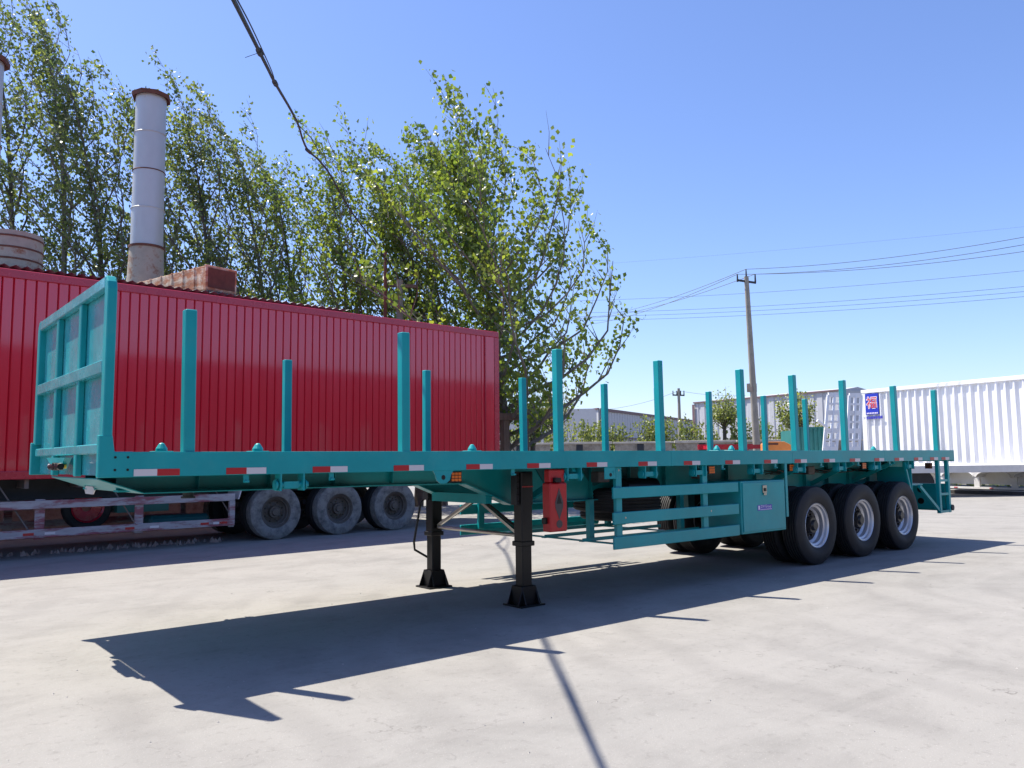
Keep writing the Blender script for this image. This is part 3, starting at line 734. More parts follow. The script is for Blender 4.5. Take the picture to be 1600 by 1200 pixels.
for k in range(4): MB().lathe([(.63, zt*(k+.5)/4-.02), (.645, zt*(k+.5)/4), (.63, zt*(k+.5)/4+.02), (.60, zt*(k+.5)/4)], 28, 'z').build('band', RUSTD, cl, smooth=True)

# ------------------------------------------------------------------ poles and cable
def wpole(px, depth, ytop, r, m, name, label, arm=None, cat='pole', lean=0):
    p = ground_at(px, depth); z = at(px, ytop, depth).z
    t = thing(name, label, cat, p)
    MB().cyl((0, 0, 0), (lean, 0, z), r*1.25, r, 12).build('shaft', m, t, smooth=True)
    if arm:
        d = RT.copy(); d.z = 0; d.normalize()
        MB().bar(-d*arm[0]+Vector((0, 0, z-.15)), d*arm[1]+Vector((0, 0, z-.2)), .09, .10).build('crossarm', WOOD, t)
    return t
wpole(624, 23.5, 432, .10, POLEC, 'utility_pole', 'short grey pole with a wooden crossarm standing behind the red trailer', (.45, .5))
wpole(601, 22.5, 386, .05, RUSTD, 'rusty_post', 'thin rust brown metal post standing behind the red trailer')
# overhead service cable, thick, hanging in a kink
pA, pB = at(430, 130, 11.6), at(365, 0, 6.9)
cpts = [pA+(pB-pA)*k for k in (2.6, 2.0, 1.5, 1.0, .75, .5, .25, 0)]
for px, py__, dp in ((454, 171, 14.0), (466, 195, 15.4), (473, 218, 16.4), (482, 236, 16.9), (497, 249, 17.5), (514, 270, 18.4), (531, 300, 19.6), (552, 335, 20.6), (580, 372, 21.6), (608, 412, 22.7), (624, 436, 23.4)):
    cpts.append(at(px, py__, dp))
# smooth the polyline
def smooth(ps, n=4):
    out = []
    for i in range(len(ps)-1):
        p0, p1, p2, p3 = ps[max(i-1, 0)], ps[i], ps[i+1], ps[min(i+2, len(ps)-1)]
        for k in range(n):
            t = k/n
            out.append(.5*((2*p1)+(-p0+p2)*t+(2*p0-5*p1+4*p2-p3)*t*t+(-p0+3*p1-3*p2+p3)*t**3))
    return out+[ps[-1]]
CB = thing('overhead_cable', 'thick dark overhead cable sagging down from the top of the photo into the trees', 'cable')
MB().tube(smooth(cpts), .021, 8).build('cable', CABLE, CB, smooth=True)
th_ = [at(371, 0, 7.0), at(390, 36, 7.8), at(407, 72, 8.8), at(425, 112, 10.6)]
MB().tube(smooth([cpts[2]]+th_+[cpts[7]]), .007, 6).build('thin_cable', CABLE, CB, smooth=True)
for i in (5, 7, 11):
    v = cpts[i]; d = (cpts[i+1]-cpts[i]).normalized(); MB().cyl(v-d*.12, v+d*.12, .036, n=8).build('tape_wrap', CABLE, CB, smooth=True)
MB().tube([at(406, 82, 9.2), at(394, 86, 9.2), at(383, 90, 9.2)], .0035, 5).build('loose_wire', CABLE, CB)
MB().tube([at(466, 195, 15.6), at(474, 203, 16.2), at(485, 214, 16.9), at(500, 240, 18)], .010, 5).build('thin_cable', CABLE, CB)

# power pole on the right
PP = ground_at(1184, 38); topz = at(1166, 432, 38).z; tp = at(1166, 432, 38)-PP
pp = thing('power_pole', 'tall leaning concrete power pole with crossarm and wires above the far stakes', 'pole', PP)
MB().cyl((0, 0, 0), (tp.x, tp.y, topz), .19, .105, 14).build('shaft', POLEC, pp, smooth=True)
ad = Vector((RT.x, RT.y, 0)).normalized()
am = Vector((tp.x, tp.y, topz-.25))
MB().bar(am-ad*.45+Vector((0, 0, .08)), am+ad*.45-Vector((0, 0, .06)), .07, .09).build('crossarm', DARKST, pp)
ins = []
for s in (-.42, .42):
    q = am+ad*s; MB().cyl(q, q+Vector((0, 0, .36)), .045, .03, 8).build('insulator', DARKST, pp); ins.append(PP+q+Vector((0, 0, .36)))
q = Vector((tp.x, tp.y, topz)); MB().cyl(q-Vector((0, 0, .05)), q+Vector((0, 0, .35)), .045, .025, 8).build('insulator', DARKST, pp); ins.append(PP+q+Vector((0, 0, .35)))
bxp = at(1172, 606, 38)-PP
MB().box(bxp.x-.12, bxp.x+.22, bxp.y-.22, bxp.y+.1, bxp.z-.2, bxp.z+.2).build('junction_box', GREYST, pp)
def wire(a, b_, sag, label, r=.015):
    pts = [a.lerp(b_, t/24)-Vector((0, 0, sag*4*(t/24)*(1-t/24))) for t in range(25)]
    o = MB().tube(pts, r*.75, 5).build('power_wire', WIRE); tag(o, label, 'wire', 'power wires across the sky'); return o
wl = ['uppermost wire running right from the insulator on the power pole', 'wire from the right insulator of the power pole', 'lowest of three wires leaving the power pole rightwards']
for (src, (rx, ry), (lx, ly), k) in ((ins[2], (1640, 363), (905, 497), 0), (ins[1], (1640, 375), (905, 498), 1), (ins[0], (1640, 387), (905, 508), 2)):
    wire(src, at(rx, ry, 30), .25, ['topmost wire running right from the tip of the power pole', 'middle of the three wires running right from the power pole', 'lowest of the three wires running right from the power pole'][k])
    wire(src, at(lx, ly, 75), .5, ['topmost wire running left from the tip of the power pole', 'middle of the three wires running left from the power pole', 'lowest of the three wires running left from the power pole'][k], .02)
for k, (ly, ry) in enumerate(((470, 419), (489, 444), (495, 452), (501, 460))):
    wire(at(900, ly, 62), at(1640, ry, 46), .3, ['faint wire of the far line, passing just below the pole crossarm', 'faint wire of the far line, second from its top', 'faint wire of the far line, third from its top', 'faint wire of the far line, lowest of the four'][k], .014)
wire(at(900, 415, 80), at(1640, 350, 60), .2, 'faintest and highest wire crossing the sky right of the big tree', .008)
fp = ground_at(1063, 84); fz = at(1063, 606, 84).z
fpp = thing('power_pole', 'small distant power pole with crossarm in front of the grey warehouse', 'pole', fp)
MB().cyl((0, 0, 0), (0, 0, fz), .22, .14, 10).build('shaft', POLEC, fpp, smooth=True)
MB().bar(-ad*.65+Vector((0, 0, fz-.7)), ad*.6+Vector((0, 0, fz-.75)), .14, .14).build('crossarm', DARKST, fpp)
for s in (-.6, -.2, .2, .55): MB().cyl(ad*s+Vector((0, 0, fz-.7)), ad*s+Vector((0, 0, fz-.25)), .07, .05, 6).build('insulator', DARKST, fpp)
wire(at(905, 641, 90), fp+Vector((0, 0, fz-.25)), .6, 'thin wire reaching the small distant power pole from the left', .02)
wire(fp+Vector((0, 0, fz-.25)), at(1165, 618, 84), .2, 'thin wire leaving the small distant power pole to the right', .02)

# timber frame beside the big tree trunk
tf = ground_at(789, 24); fr = thing('timber_frame', 'dark timber frame with a horizontal beam right of the red trailer', 'frame', tf)
zb_ = at(789, 651, 24).z
MB().box(-.10, .10, -.1, .1, 0, zb_-.11).build('post', WOOD, fr); MB().bar(-ad*.3+Vector((0, 0, zb_)), ad*.75+Vector((0, 0, zb_)), .22, .2).build('beam', WOOD, fr)
MB().cyl(ad*.68, ad*.68+Vector((0, 0, zb_-.11)), .05, n=8).build('post', WOOD, fr)
yf = ground_at(836, 25); yfl = thing('yellow_flag', 'small bright yellow flag on a thin stick in front of the shrubs', 'flag', yf)
zf = at(840, 662, 25).z
MB().cyl((0, 0, 0), (0, 0, zf), .012, n=6).build('stick', WOOD, yfl)
m = MB(); q0 = Vector((0, 0, zf-.10)); 
m.add([q0, q0+ad*.10+Vector((0, .03, .10)), q0+ad*.20+Vector((0, .05, .20)), q0+ad*.14+Vector((0, .02, .27)), q0+Vector((0, 0, .16)), q0+ad*.06+Vector((0, .03, .08))], [(0, 5, 4), (0, 1, 5), (5, 1, 3, 4), (1, 2, 3)])
m.build('cloth', YELLOW, yfl)

# ------------------------------------------------------------------ trees
def leaves_mesh(name, P, N, size, tint, m, parent):
    """P positions, N facing normals, size per leaf: kite-shaped leaves, two triangles each folded along the rib"""
    k = len(P); rng = np.random.default_rng(5+k)
    N = N/np.linalg.norm(N, axis=1, keepdims=True)
    A = np.cross(N, rng.normal(size=(k, 3))); A /= np.linalg.norm(A, axis=1, keepdims=True)
    B = np.cross(N, A); s = size[:, None]
    v = np.empty((k, 4, 3)); fold = N*s*.12
    v[:, 0] = P+A*s*.5; v[:, 1] = P+B*s*.42-A*s*.12+fold; v[:, 2] = P-A*s*.5; v[:, 3] = P-B*s*.42-A*s*.12+fold
    me = bpy.data.meshes.new(name); me.vertices.add(4*k); me.vertices.foreach_set('co', v.reshape(-1))
    idx = np.arange(k)[:, None]*4+np.array([[0, 1, 2, 0, 2, 3]])
    me.loops.add(6*k); me.loops.foreach_set('vertex_index', idx.reshape(-1).astype(np.int32))
    me.polygons.add(2*k); me.polygons.foreach_set('loop_start', np.arange(0, 6*k, 3, dtype=np.int32))
    me.polygons.foreach_set('loop_total', np.full(2*k, 3, dtype=np.int32))
    at_ = me.attributes.new('tint', 'FLOAT', 'POINT'); at_.data.foreach_set('value', np.repeat(tint, 4).astype(np.float32))
    me.update(); me.validate(); me.materials.append(m)
    o = bpy.data.objects.new(name, me); C.objects.link(o); o.parent = parent; return o
WIND = Vector((-ad.x, -ad.y, 0))
def tree(px, depth, height, spread, nlimb, nleaf, leafsize, label, seed, lm=LEAF, bark=BARK, r0=.16, start=.16, wind=.9, steep=.75, name='poplar_tree', kindg=None, shape=None, loc=None, leanx=0):
    rn = random.Random(seed); base = loc or ground_at(px, depth)
    t = thing(name, label, 'tree', base, group=kindg)
    tr = []; n = 14; ph = rn.uniform(0, 6)
    for i in range(n+1):
        f = i/n; p = Vector((.12*math.sin(ph+f*5), .12*math.cos(ph+f*4), height*f)) + WIND*(wind*height*.095*f**3) + ad*leanx*f
        tr.append(p)
    rad = [max(.012, r0*(1-.93*(i/n)**.8)) for i in range(n+1)]
    tm = MB(); tm.tube(tr, rad, 8)
    def along(f):
        x = f*n; i = min(int(x), n-1); return tr[i].lerp(tr[i+1], x-i)
    bm_ = MB(); tips = []
    for k in range(nlimb):
        f = start+(1-start-.04)*((k+rn.random()*.6)/nlimb); az = k*2.399+rn.uniform(-.4, .4)
        o0 = along(f); sh = shape(f) if shape else (1-.55*f)*(.55+.9*min(1, (f-start)*3+.3))
        ln = spread*sh*rn.uniform(.75, 1.2)*1.25
        out = Vector((math.cos(az), math.sin(az), 0)); pts = [o0]; p = o0.copy(); st_ = steep*rn.uniform(.8, 1.15)*((.74+.6*f) if shape else 1)
        ns = 6
        for j in range(ns):
            g_ = (j+1)/ns
            d = out*(1-.35*g_)*(1.05-st_*.5) + Vector((0, 0, 1))*st_*(.55+.75*g_) + WIND*wind*.95*g_*g_
            d += Vector((rn.uniform(-1, 1), rn.uniform(-1, 1), rn.uniform(-.5, .5)))*.16
            p = p+d.normalized()*ln/ns*1.15; pts.append(p.copy())
        rl = max(.012, rad[min(n, int(f*n))]*.5)
        bm_.tube(pts, [rl*(1-.85*j/ns) for j in range(ns+1)], 5)
        for j in range(1, ns+1):
            for q in range(rn.choice((2, 3)) if j < ns else 2):
                b0 = pts[j-1].lerp(pts[j], rn.random()); a2 = rn.uniform(0, 6.28)
                dd = (Vector((math.cos(a2), math.sin(a2), 0))*.62+Vector((0, 0, rn.uniform(.5, 1.2)))+WIND*wind*.55*(.4+f)).normalized()
                l2 = ln*rn.uniform(.16, .34)*(1.1-.4*j/ns)+.12
                e1 = b0+dd*l2*.55; e2 = e1+(dd+WIND*wind*.35+Vector((0, 0, .2))).normalized()*l2*.5
                bm_.tube([b0, e1, e2], [rl*.28+.003, .007, .003], 3)
                tips.append((b0, e1, e2, l2))
    # leading shoot
    for q in range(14):
        f = rn.uniform(.8, 1.0); b0 = along(f); a2 = rn.uniform(0, 6.28)
        dd = (Vector((math.cos(a2), math.sin(a2), 0))*.5+Vector((0, 0, 1))+WIND*wind*.8).normalized(); l2 = spread*.35
        tips.append((b0, b0+dd*l2*.5, b0+dd*l2+WIND*wind*.1, l2))
    tm.build('trunk', bark, t, smooth=True); bo = bm_.build('branches', bark, t, smooth=True)
    rg = np.random.default_rng(seed)
    wts = np.array([x[3] for x in tips]); wts = wts*rg.uniform(.15, 1.7, len(tips))**1.3; wts /= wts.sum()
    ci = rg.choice(len(tips), nleaf, p=wts); u = rg.random(nleaf)**.75
    A = np.array([[*x[0]] for x in tips])[ci]; Bm = np.array([[*x[1]] for x in tips])[ci]; E_ = np.array([[*x[2]] for x in tips])[ci]
    uu = u[:, None]; P = np.where(uu < .5, A+(Bm-A)*uu*2, Bm+(E_-Bm)*(uu*2-1))
    P = P+rg.normal(size=(nleaf, 3))*(leafsize*.8)*np.array([1, 1, 1.0])
    N = rg.normal(size=(nleaf, 3))*np.array([1, 1, .55])
    sz = leafsize*rg.uniform(.6, 1.25, nleaf)
    tb_ = rg.random(len(tips))[ci]; tint = np.clip(.55*tb_+.45*rg.random(nleaf), 0, 1)**1.4
    cr = leaves_mesh('crown', P, N, sz, tint, lm, t); cr['kind'] = 'stuff'
    return t
def topz(px, py__, d): return at(px, py__, d).z
PG = 'row of wind bent poplars behind the red trailer'
specs = [(-70, 25, -150, 'poplar mostly outside the left edge of the photo, its branches entering the corner'),
         (22, 25.5, -75, 'tall poplar at the left edge, just right of the left chimney'),
         (98, 25, -100, 'tall poplar whose tip leaves the photo top, second right of the left chimney'),
         (158, 24.5, 60, 'poplar standing immediately left of the tall grey chimney'),
         (268, 25.5, 118, 'poplar rising directly right of the tall grey chimney'),
         (338, 25, 132, 'poplar behind the rusty duct, between the chimney and the hanging cable'),
         (412, 26.5, 180, 'poplar left of the overhead cable, above the middle of the red trailer'),
         (470, 27.5, 240, 'low poplar filling the gap where the overhead cable dips'),
         (552, 25.5, 215, 'poplar right of the overhead cable and left of the rusty post'),
         (655, 26, 260, 'slimmer poplar just right of the rusty post, against the big tree')]
for i, (px, dp, yt, lb) in enumerate(specs):
    h = topz(px, yt, dp)*1.0
    tree(px, dp, h*.93, 2.55 if i != 7 else 2.0, 34, 6700 if i not in (0, 7) else 4800, .122, lb, 40+i, kindg=PG, r0=.17, lm=LEAF if i < 7 else LEAF2, start=.10, steep=1.05, wind=1.0, bark=BARKD if i % 2 else BARK)
def bigshape(f): return .90 if f < .2 else (1.0 if f < .5 else 1.0-.62*(f-.5)/.5)
tree(797, 24.5, topz(797, 242, 24.5), 4.15, 60, 16500, .155, 'large leafy poplar with grey trunk standing at the right end of the red trailer', 57, lm=LEAF2, r0=.19,
     start=.13, wind=.6, steep=.56, shape=bigshape, leanx=-.9)
tree(690, 26.5, topz(700, 248, 26.5), 2.7, 32, 8500, .12, 'bushy bright green poplar between the rusty post and the large tree', 17, lm=LEAF2, r0=.14, start=.12, wind=.8, steep=.65)
# pollarded small trees in the background
def small_tree(px, depth, ytop, ybase, hw, label, seed, lm=LEAFP, nl=1500, ls=.16, name='young_tree', bark=BARKD):
    base = ground_at(px, depth); t = thing(name, label, 'tree', base); rn = random.Random(seed)
    zt_ = at(px, ytop, depth).z; zf_ = at(px, ybase, depth).z; wd = hw*depth/CF
    MB().cyl((0, 0, 0), (0, 0, zf_), .022*depth*.12+.05, .05+.008*depth*.1, 8).build('trunk', bark, t, smooth=True)
    b = MB(); tips = []
    for k in range(34):
        a2 = rn.uniform(0, 6.28); rr_ = wd*math.sqrt(rn.random()); zz = zf_+(zt_-zf_)*rn.uniform(.35, 1)*(1-.35*rr_/wd)
        s0 = Vector((0, 0, zf_*rn.uniform(.85, 1))); e = Vector((rr_*math.cos(a2), rr_*math.sin(a2), zz)); mid = s0.lerp(e, .5)+Vector((e.x*.2, e.y*.2, -.1))
        b.tube([s0, mid, e], [.03, .018, .006], 4); tips.append((s0, mid, e))
    b.build('branches', bark, t)
    rg = np.random.default_rng(seed); ci = rg.integers(0, len(tips), nl); u = (.35+.65*rg.random(nl))[:, None]
    A = np.array([[*x[0]] for x in tips])[ci]; M_ = np.array([[*x[1]] for x in tips])[ci]; E_ = np.array([[*x[2]] for x in tips])[ci]
    P = np.where(u < .5, A+(M_-A)*u*2, M_+(E_-M_)*(u*2-1))+rg.normal(size=(nl, 3))*.13
    leaves_mesh('crown', P, rg.normal(size=(nl, 3)), ls*rg.uniform(.5, 1.2, nl), rg.random(nl), lm, t)['kind'] = 'stuff'
    return t
small_tree(1133, 48, 598, 658, 26, 'small pale tree with a stout dark trunk left of the leaning power pole', 5, LEAFP, 1500, .15)
small_tree(1246, 44, 596, 668, 30, 'small pale green tree seen behind the tall stake right of the power pole', 6, LEAFP, 1900, .15)
small_tree(868, 30, 578, 660, 34, 'sparse blossoming tree right of the large poplar, in front of the grey warehouse', 7, LEAFB, 1500, .09, name='blossom_tree')
small_tree(832, 27, 600, 668, 24, 'small green leafy sapling right of the large poplar trunk', 8, LEAF2, 1800, .10)
small_tree(1598, 60, 578, 640, 14, 'tree tip peeping over the white ribbed trailer at the right edge', 9, LEAF, 400, .14)
# willow shrubs behind the wall
rs = random.Random(11)
def shrub(px, depth, ytop, hw, seed):
    rn = random.Random(seed); base = ground_at(px, depth)
    t = thing('willow_shrub', 'pale green shrub with upright shoots in the row behind the low concrete wall', 'shrub', base, group='willow shrubs behind the low wall')
    zt_ = at(px, ytop, depth).z; wd = hw*depth/CF; b = MB(); tips = []
    for k in range(26):
        a2 = rn.uniform(0, 6.28); q = rn.random(); s0 = Vector((wd*.4*q*math.cos(a2), wd*.4*q*math.sin(a2), 0))
        e = Vector((wd*q*math.cos(a2)*1.1, wd*q*math.sin(a2)*1.1, zt_*rn.uniform(.7, 1.0))); b.tube([s0, s0.lerp(e, .5), e], [.025, .016, .006], 3); tips.append((s0, e))
    b.build('stems', BARKD, t)
    nl = 1500; rg = np.random.default_rng(seed); ci = rg.integers(0, len(tips), nl); u = (.1+.9*rg.random(nl))[:, None]
    A = np.array([[*x[0]] for x in tips])[ci]; E_ = np.array([[*x[1]] for x in tips])[ci]
    P = A+(E_-A)*u+rg.normal(size=(nl, 3))*.07
    leaves_mesh('foliage', P, rg.normal(size=(nl, 3))*np.array([1, 1, .4]), .17*rg.uniform(.5, 1.2, nl), rg.random(nl), LEAFP, t)['kind'] = 'stuff'
for k in range(15):
    shrub(808+k*34+rs.uniform(-8, 8), 47+rs.uniform(-1, 2.5), rs.uniform(646, 662), 25, 200+k)

# ------------------------------------------------------------------ low concrete wall
wa = ground_at(770, 44); wb = ground_at(1350, 42); wd_ = (wb-wa); wl_ = wd_.length; wang = math.atan2(wd_.y, wd_.x)
cw = thing('concrete_wall', 'low weathered concrete panel wall with dark buttresses behind the flatbed', 'wall', wa, wang)
zt_ = at(1000, 690, 43).z; npn = 6; pl = wl_/npn
for k in range(npn):
    MB().box(k*pl+.12, (k+1)*pl-.12, -.08, .08, 0, zt_-.10).build('panel', CONC, cw, bevel=.01)
    MB().box(k*pl+.02, (k+1)*pl-.02, -.14, .14, zt_-.099, zt_+rs.uniform(-.02, .03)).build('coping', mat('pale_coping', (.45, .42, .37), .9, var=.2), cw, bevel=.01) if k == 0 else \
        MB().box(k*pl+.02, (k+1)*pl-.02, -.14, .14, zt_-.099, zt_+rs.uniform(-.02, .03)).build('coping', bpy.data.materials['pale_coping'], cw, bevel=.01)
    m = MB(); m.add([(k*pl+pl*.4, -.081, 0), (k*pl+pl*.4+.35, -.081, 0), (k*pl+pl*.4+.35, -.6, 0), (k*pl+pl*.4, -.6, 0), (k*pl+pl*.4, -.081, zt_-.11), (k*pl+pl*.4+.35, -.081, zt_-.11)],
          [(0, 1, 2, 3), (4, 5, 2, 3), (0, 3, 4), (1, 5, 2), (0, 4, 5, 1)]); m.build('buttress', DARKST, cw)
# ------------------------------------------------------------------ far warehouses
def warehouse(pA, pB, zw, m, label, bands, d_in=25, pitch=.8):
    v = pB-pA; ang = math.atan2(v.y, v.x); Ln = Vector((v.x, v.y)).length
    t = thing('warehouse', label, 'building', (pA.x, pA.y, 0), ang)
    lo = 0
    for z0, z1, mm, nm in bands:
        if nm == 'cladding': corrugated(0, Ln, 0, z0, z1, pitch, .06, .6).build(nm, mm, t)
        else: MB().box(-.05, Ln+.05, -.12, .0, z0, z1).build(nm, mm, t)
    MB().box(-.0, .15, .07, d_in, 0, zw-.05).build('end_wall', m, t); MB().box(Ln-.15, Ln, .07, d_in, 0, zw-.05).build('end_wall', m, t)
    MB().prism([(0, zw-.04), (d_in, zw-.04), (d_in/2, zw+.25)], .1, Ln-.1, 'x').build('roof', m, t)
    return t
# left warehouse: two faces meeting at px 940
D0, D1, D2 = 88, 80, 112
A_ = ground_at(850, 96); B_ = ground_at(940, 84); B2 = ground_at(1098, 118)
zz = at(940, 637, 84).z
warehouse(B_, B2, zz, WHS, 'distant grey warehouse with brown roof trim behind the shrubs', [(0, 3.6, WHS2, 'lower_cladding'), (3.6, zz-.3, WHS, 'cladding'), (zz-.3, zz, TRIM, 'eaves_trim'), (3.55, 3.75, TRIM, 'band_trim')])
wh = C.objects[-1].parent
hgt = zz
v = A_-B_
m2 = thing('warehouse', 'pale gable end of a distant warehouse left of the grey one', 'building', (B_.x-.3, B_.y, 0), math.atan2(v.y, v.x))
corrugated(.1, v.length, 0, 0, zz-.15, .8, .06, .6).build('cladding', WHS, m2); MB().box(.1, v.length, -.1, .12, zz-.15, zz).build('eaves_trim', TRIM, m2)
for k in range(5):
    q = B_.lerp(B2, (k+.5)/5)
C1 = ground_at(1087, 76); C2 = ground_at(1322, 62.5); z2 = at(1087, 628, 76).z
z2b = at(1320, 611, 59.7).z
W2 = warehouse(C1, C2, z2, WHS, 'long pale corrugated warehouse behind the leaning power pole', [(0, z2-.12, WHS, 'cladding'), (z2-.12, z2, TRIM, 'eaves_trim')], d_in=4)
MB().box(-.15, .12, -.16, -.121, 0, z2-.23).build('corner_trim', TRIM, W2)
Ln2 = (C2-C1).length
for k in range(4): MB().box(Ln2*.42+k*1.6, Ln2*.42+k*1.6+1.1, -.09, -.01, .6, 2.6).build('window', DARKST, W2)
MB().box(Ln2*.30, Ln2*.9, -.6, -.125, 3.0, 3.12).build('canopy', GREYST, W2)

# ------------------------------------------------------------------ teal skip, red and orange equipment
def eq(name, label, cat, px0, px1, depth, y0, y1, m, dp=1.6, corr=False):
    a = ground_at(px0, depth); b = ground_at(px1, depth); v = b-a; t = thing(name, label, cat, a, math.atan2(v.y, v.x)); return t, v.length, at((px0+px1)/2, y0, depth).z, at((px0+px1)/2, y1, depth).z
t, ln, zt_, zb2 = eq('metal_skip', 'dark teal ribbed metal container just left of the white ramps', 'container', 1246, 1292, 30, 667, 703, TEALF)
corrugated(0, ln, 0, .2, zt_-.05, .16, .03, .5).build('side_wall', TEALF, t); MB().box(0, ln, .05, 1.8, .15, zt_-.1).build('body', TEALF, t); MB().box(-.03, ln+.03, -.03, .05, zt_-.05, zt_).build('top_rim', TEALF, t)
t, ln, zt_, zb2 = eq('red_trailer_chassis', 'low rust red trailer chassis seen between the middle stakes', 'trailer', 1105, 1195, 33, 693, 703, REDD)
MB().box(0, ln, 0, .12, zt_-.22, zt_-.05).build('side_beam', REDD, t); MB().box(0, ln, 1.6, 1.72, zt_-.22, zt_).build('side_beam', REDD, t)
for k in range(4): MB().box(.2+k*ln/4, .3+k*ln/4, .121, 1.599, zt_-.2, zt_-.06).build('crossmember', REDD, t)
for x in (.5, ln-.7):
    MB().cyl((x, .15, .5), (x, .4, .5), .5, n=20).build('wheel', RUBBER, t, smooth=True); MB().box(x-.05, x+.05, .15, .3, .9, zt_-.22).build('support', REDD, t)
t, ln, zt_, zb2 = eq('orange_machine', 'small orange machine part showing over the deck right of the power pole', 'machine', 1196, 1236, 30, 690, 703, ORANGE)
MB().prism([(0, .4), (ln, .4), (ln, zt_-.12), (ln*.75, zt_), (.1, zt_), (0, zt_-.1)], 0, .6).build('body', ORANGE, t, bevel=.01); MB().box(.1, ln*.5, -.02, -.001, zt_-.12, zt_-.05).build('cover', RUSTD, t); 
for x in (.2, ln-.2): MB().cyl((x, .0, .28), (x, .5, .28), .28, n=16).build('wheel', RUBBER, t, smooth=True)

# ------------------------------------------------------------------ white lowbed with raised ramps
ra = ground_at(1280, 27.5); WL = thing('lowbed_trailer', 'white lowbed trailer with two raised perforated ramps behind the rear stakes', 'trailer', ra, math.atan2(RT.y, RT.x)+.12)
def ramp(x0, xw, zlow, ztop, tilt):
    m = MB(); n = 5; th = .09
    L_ = ztop-zlow
    def P_(u, v, w_): # u across, v along height
        return (x0+u+tilt*v, w_+v*.12, zlow+v)
    def bar(u0, v0, u1, v1, wdt=.06):
        m.bar(P_(u0, v0, 0), P_(u1, v1, 0), th, wdt, (0, 1, 0))
    r_ = MB(); 
    for u in (0, xw): bar(u, 0, u, L_, .05)
    ps = m.build('ramp', WHITE, WL)
    for k in range(9):
        v = L_*k/8; q = MB(); q.bar(P_(0, v, 0), P_(xw, v, 0), .07, .16 if k % 2 == 0 else .07, (0, 0, 1)); q.build('rung', WHITE, ps)
        if k < 8 and k % 2: 
            q = MB(); q.bar(P_(xw*.5, v-L_/8, .0), P_(xw*.5, v+L_/8, .0), .06, .10, (0, 1, 0)); q.build('web', WHITE, ps)
    sh = MB(); sh.add([P_(0, 0, .05), P_(xw, 0, .05), P_(xw, L_*.35, .05), P_(0, L_*.35, .05)], [(0, 1, 2, 3)]); sh.add([P_(0, 0, .06), P_(xw, 0, .06), P_(xw, L_*.35, .06), P_(0, L_*.35, .06)], [(3, 2, 1, 0)]); sh.build('foot_sheet', WHITE, ps)
zh_ = at(1300, 615, 27.5).z
ramp(.08, .46, 1.1, zh_, .20); ramp(.96, .44, 1.1, zh_-.02, .16)
MB().box(-.2, 9, .35, 2.9, .85, 1.1).build('deck', WHITE2, WL); MB().bar((.35, .2, 1.2), (1.1, .9, 1.9), .05, .05).build('strut', WHITE, WL)
for x in (1.4, 2.7, 4.0): MB().cyl((x, .45, .48), (x, .75, .48), .48, n=22).build('wheel', RUBBER, WL, smooth=True)
# white curved arm left of the ramp
MB().tube([at(1277, 657, 27.5)-ra+Vector((0, 0, 0)), at(1284, 662, 27.5)-ra, at(1292, 668, 27.5)-ra], .05, 8).build('hook_arm', WHITE, WL)
C.objects[-1].matrix_parent_inverse = Matrix.Rotation(-WL.rotation_euler.z, 4, 'Z')

# ------------------------------------------------------------------ white ribbed box trailer
wA = at(1345, 605, 36.5); wB = at(1640, 588, 29.3)
top = (wA.z+wB.z)/2; v = wB-wA
WT = thing('white_box_trailer', 'white ribbed box trailer with a blue and red sign, behind the flatbed tail', 'trailer', (wA.x, wA.y, 0), math.atan2(v.y, v.x))
ln = v.length*1.25; zb0 = .96
print('white trailer z', wA.z, wB.z)
def rounded_corr(x0, x1, z0, z1, pitch, dep):
    pts = []; n = int((x1-x0)/pitch)
    for i in range(n):
        for f, d in ((0, 0), (.12, .0), (.22, .35), (.34, .95), (.45, 1), (.62, 1), (.74, .95), (.88, .35), (.97, 0)): pts.append((x0+(i+f)*pitch, d*dep))
    k = len(pts); m = MB(); m.add([(a, b, z) for z in (z0, z1) for a, b in pts], [(i, i+1, k+i+1, k+i) for i in range(k-1)]); return m
rounded_corr(.25, ln, zb0+.16, top-.16, .345, .085).build('side_wall', WHITE, WT, smooth=True)
MB().box(0, ln, -.03, .2, top-.16, top).build('top_rail', WHITE, WT, bevel=.01); MB().box(0, .25, -.02, .2, zb0+.16, top-.161).build('corner_post', WHITE, WT, bevel=.01)
MB().box(0, ln, -.05, .2, zb0, zb0+.16).build('bottom_rail', WHITE, WT, bevel=.01); MB().box(.05, ln, .21, 2.5, zb0, top-.03).build('body', WHITE, WT)
# arched wheel skirt
def skirt():
    m = MB(); per = 1.45; base_z = .62
    m2_ = MB()
    for k in range(8):
        x = .8+k*per; pts = []
        for i in range(13):
            a = math.pi*i/12; pts.append((x+per*.46-per*.46*math.cos(a), base_z+.26*math.sin(a)))
        poly = [(x-.0, zb0-.005)]+[(p[0], p[1]) for p in pts]+[(x+per*.92, zb0-.005)]
        for i in range(12):
            (xa, za), (xb, zb_) = pts[i], pts[i+1]
            m2_.add([(xa, -.02, za), (xb, -.02, zb_), (xb, -.02, zb0-.003), (xa, -.02, zb0-.003)], [(0, 1, 2, 3)])
            m.add([(xa, -.06, za), (xb, -.06, zb_), (xb, .5, zb_), (xa, .5, za), (xa, -.06, za-.03), (xb, -.06, zb_-.03), (xb, .5, zb_-.03), (xa, .5, za-.03)],
                  [(0, 1, 2, 3), (7, 6, 5, 4), (0, 4, 5, 1)])
        m2_.add([(x+per*.92, -.02, base_z), (x+per, -.02, base_z), (x+per, -.02, zb0-.003), (x+per*.92, -.02, zb0-.003)], [(0, 1, 2, 3)])
    m.build('fender', WHITE, WT, smooth=True); m2_.build('skirt', WHITE2, WT)
skirt()
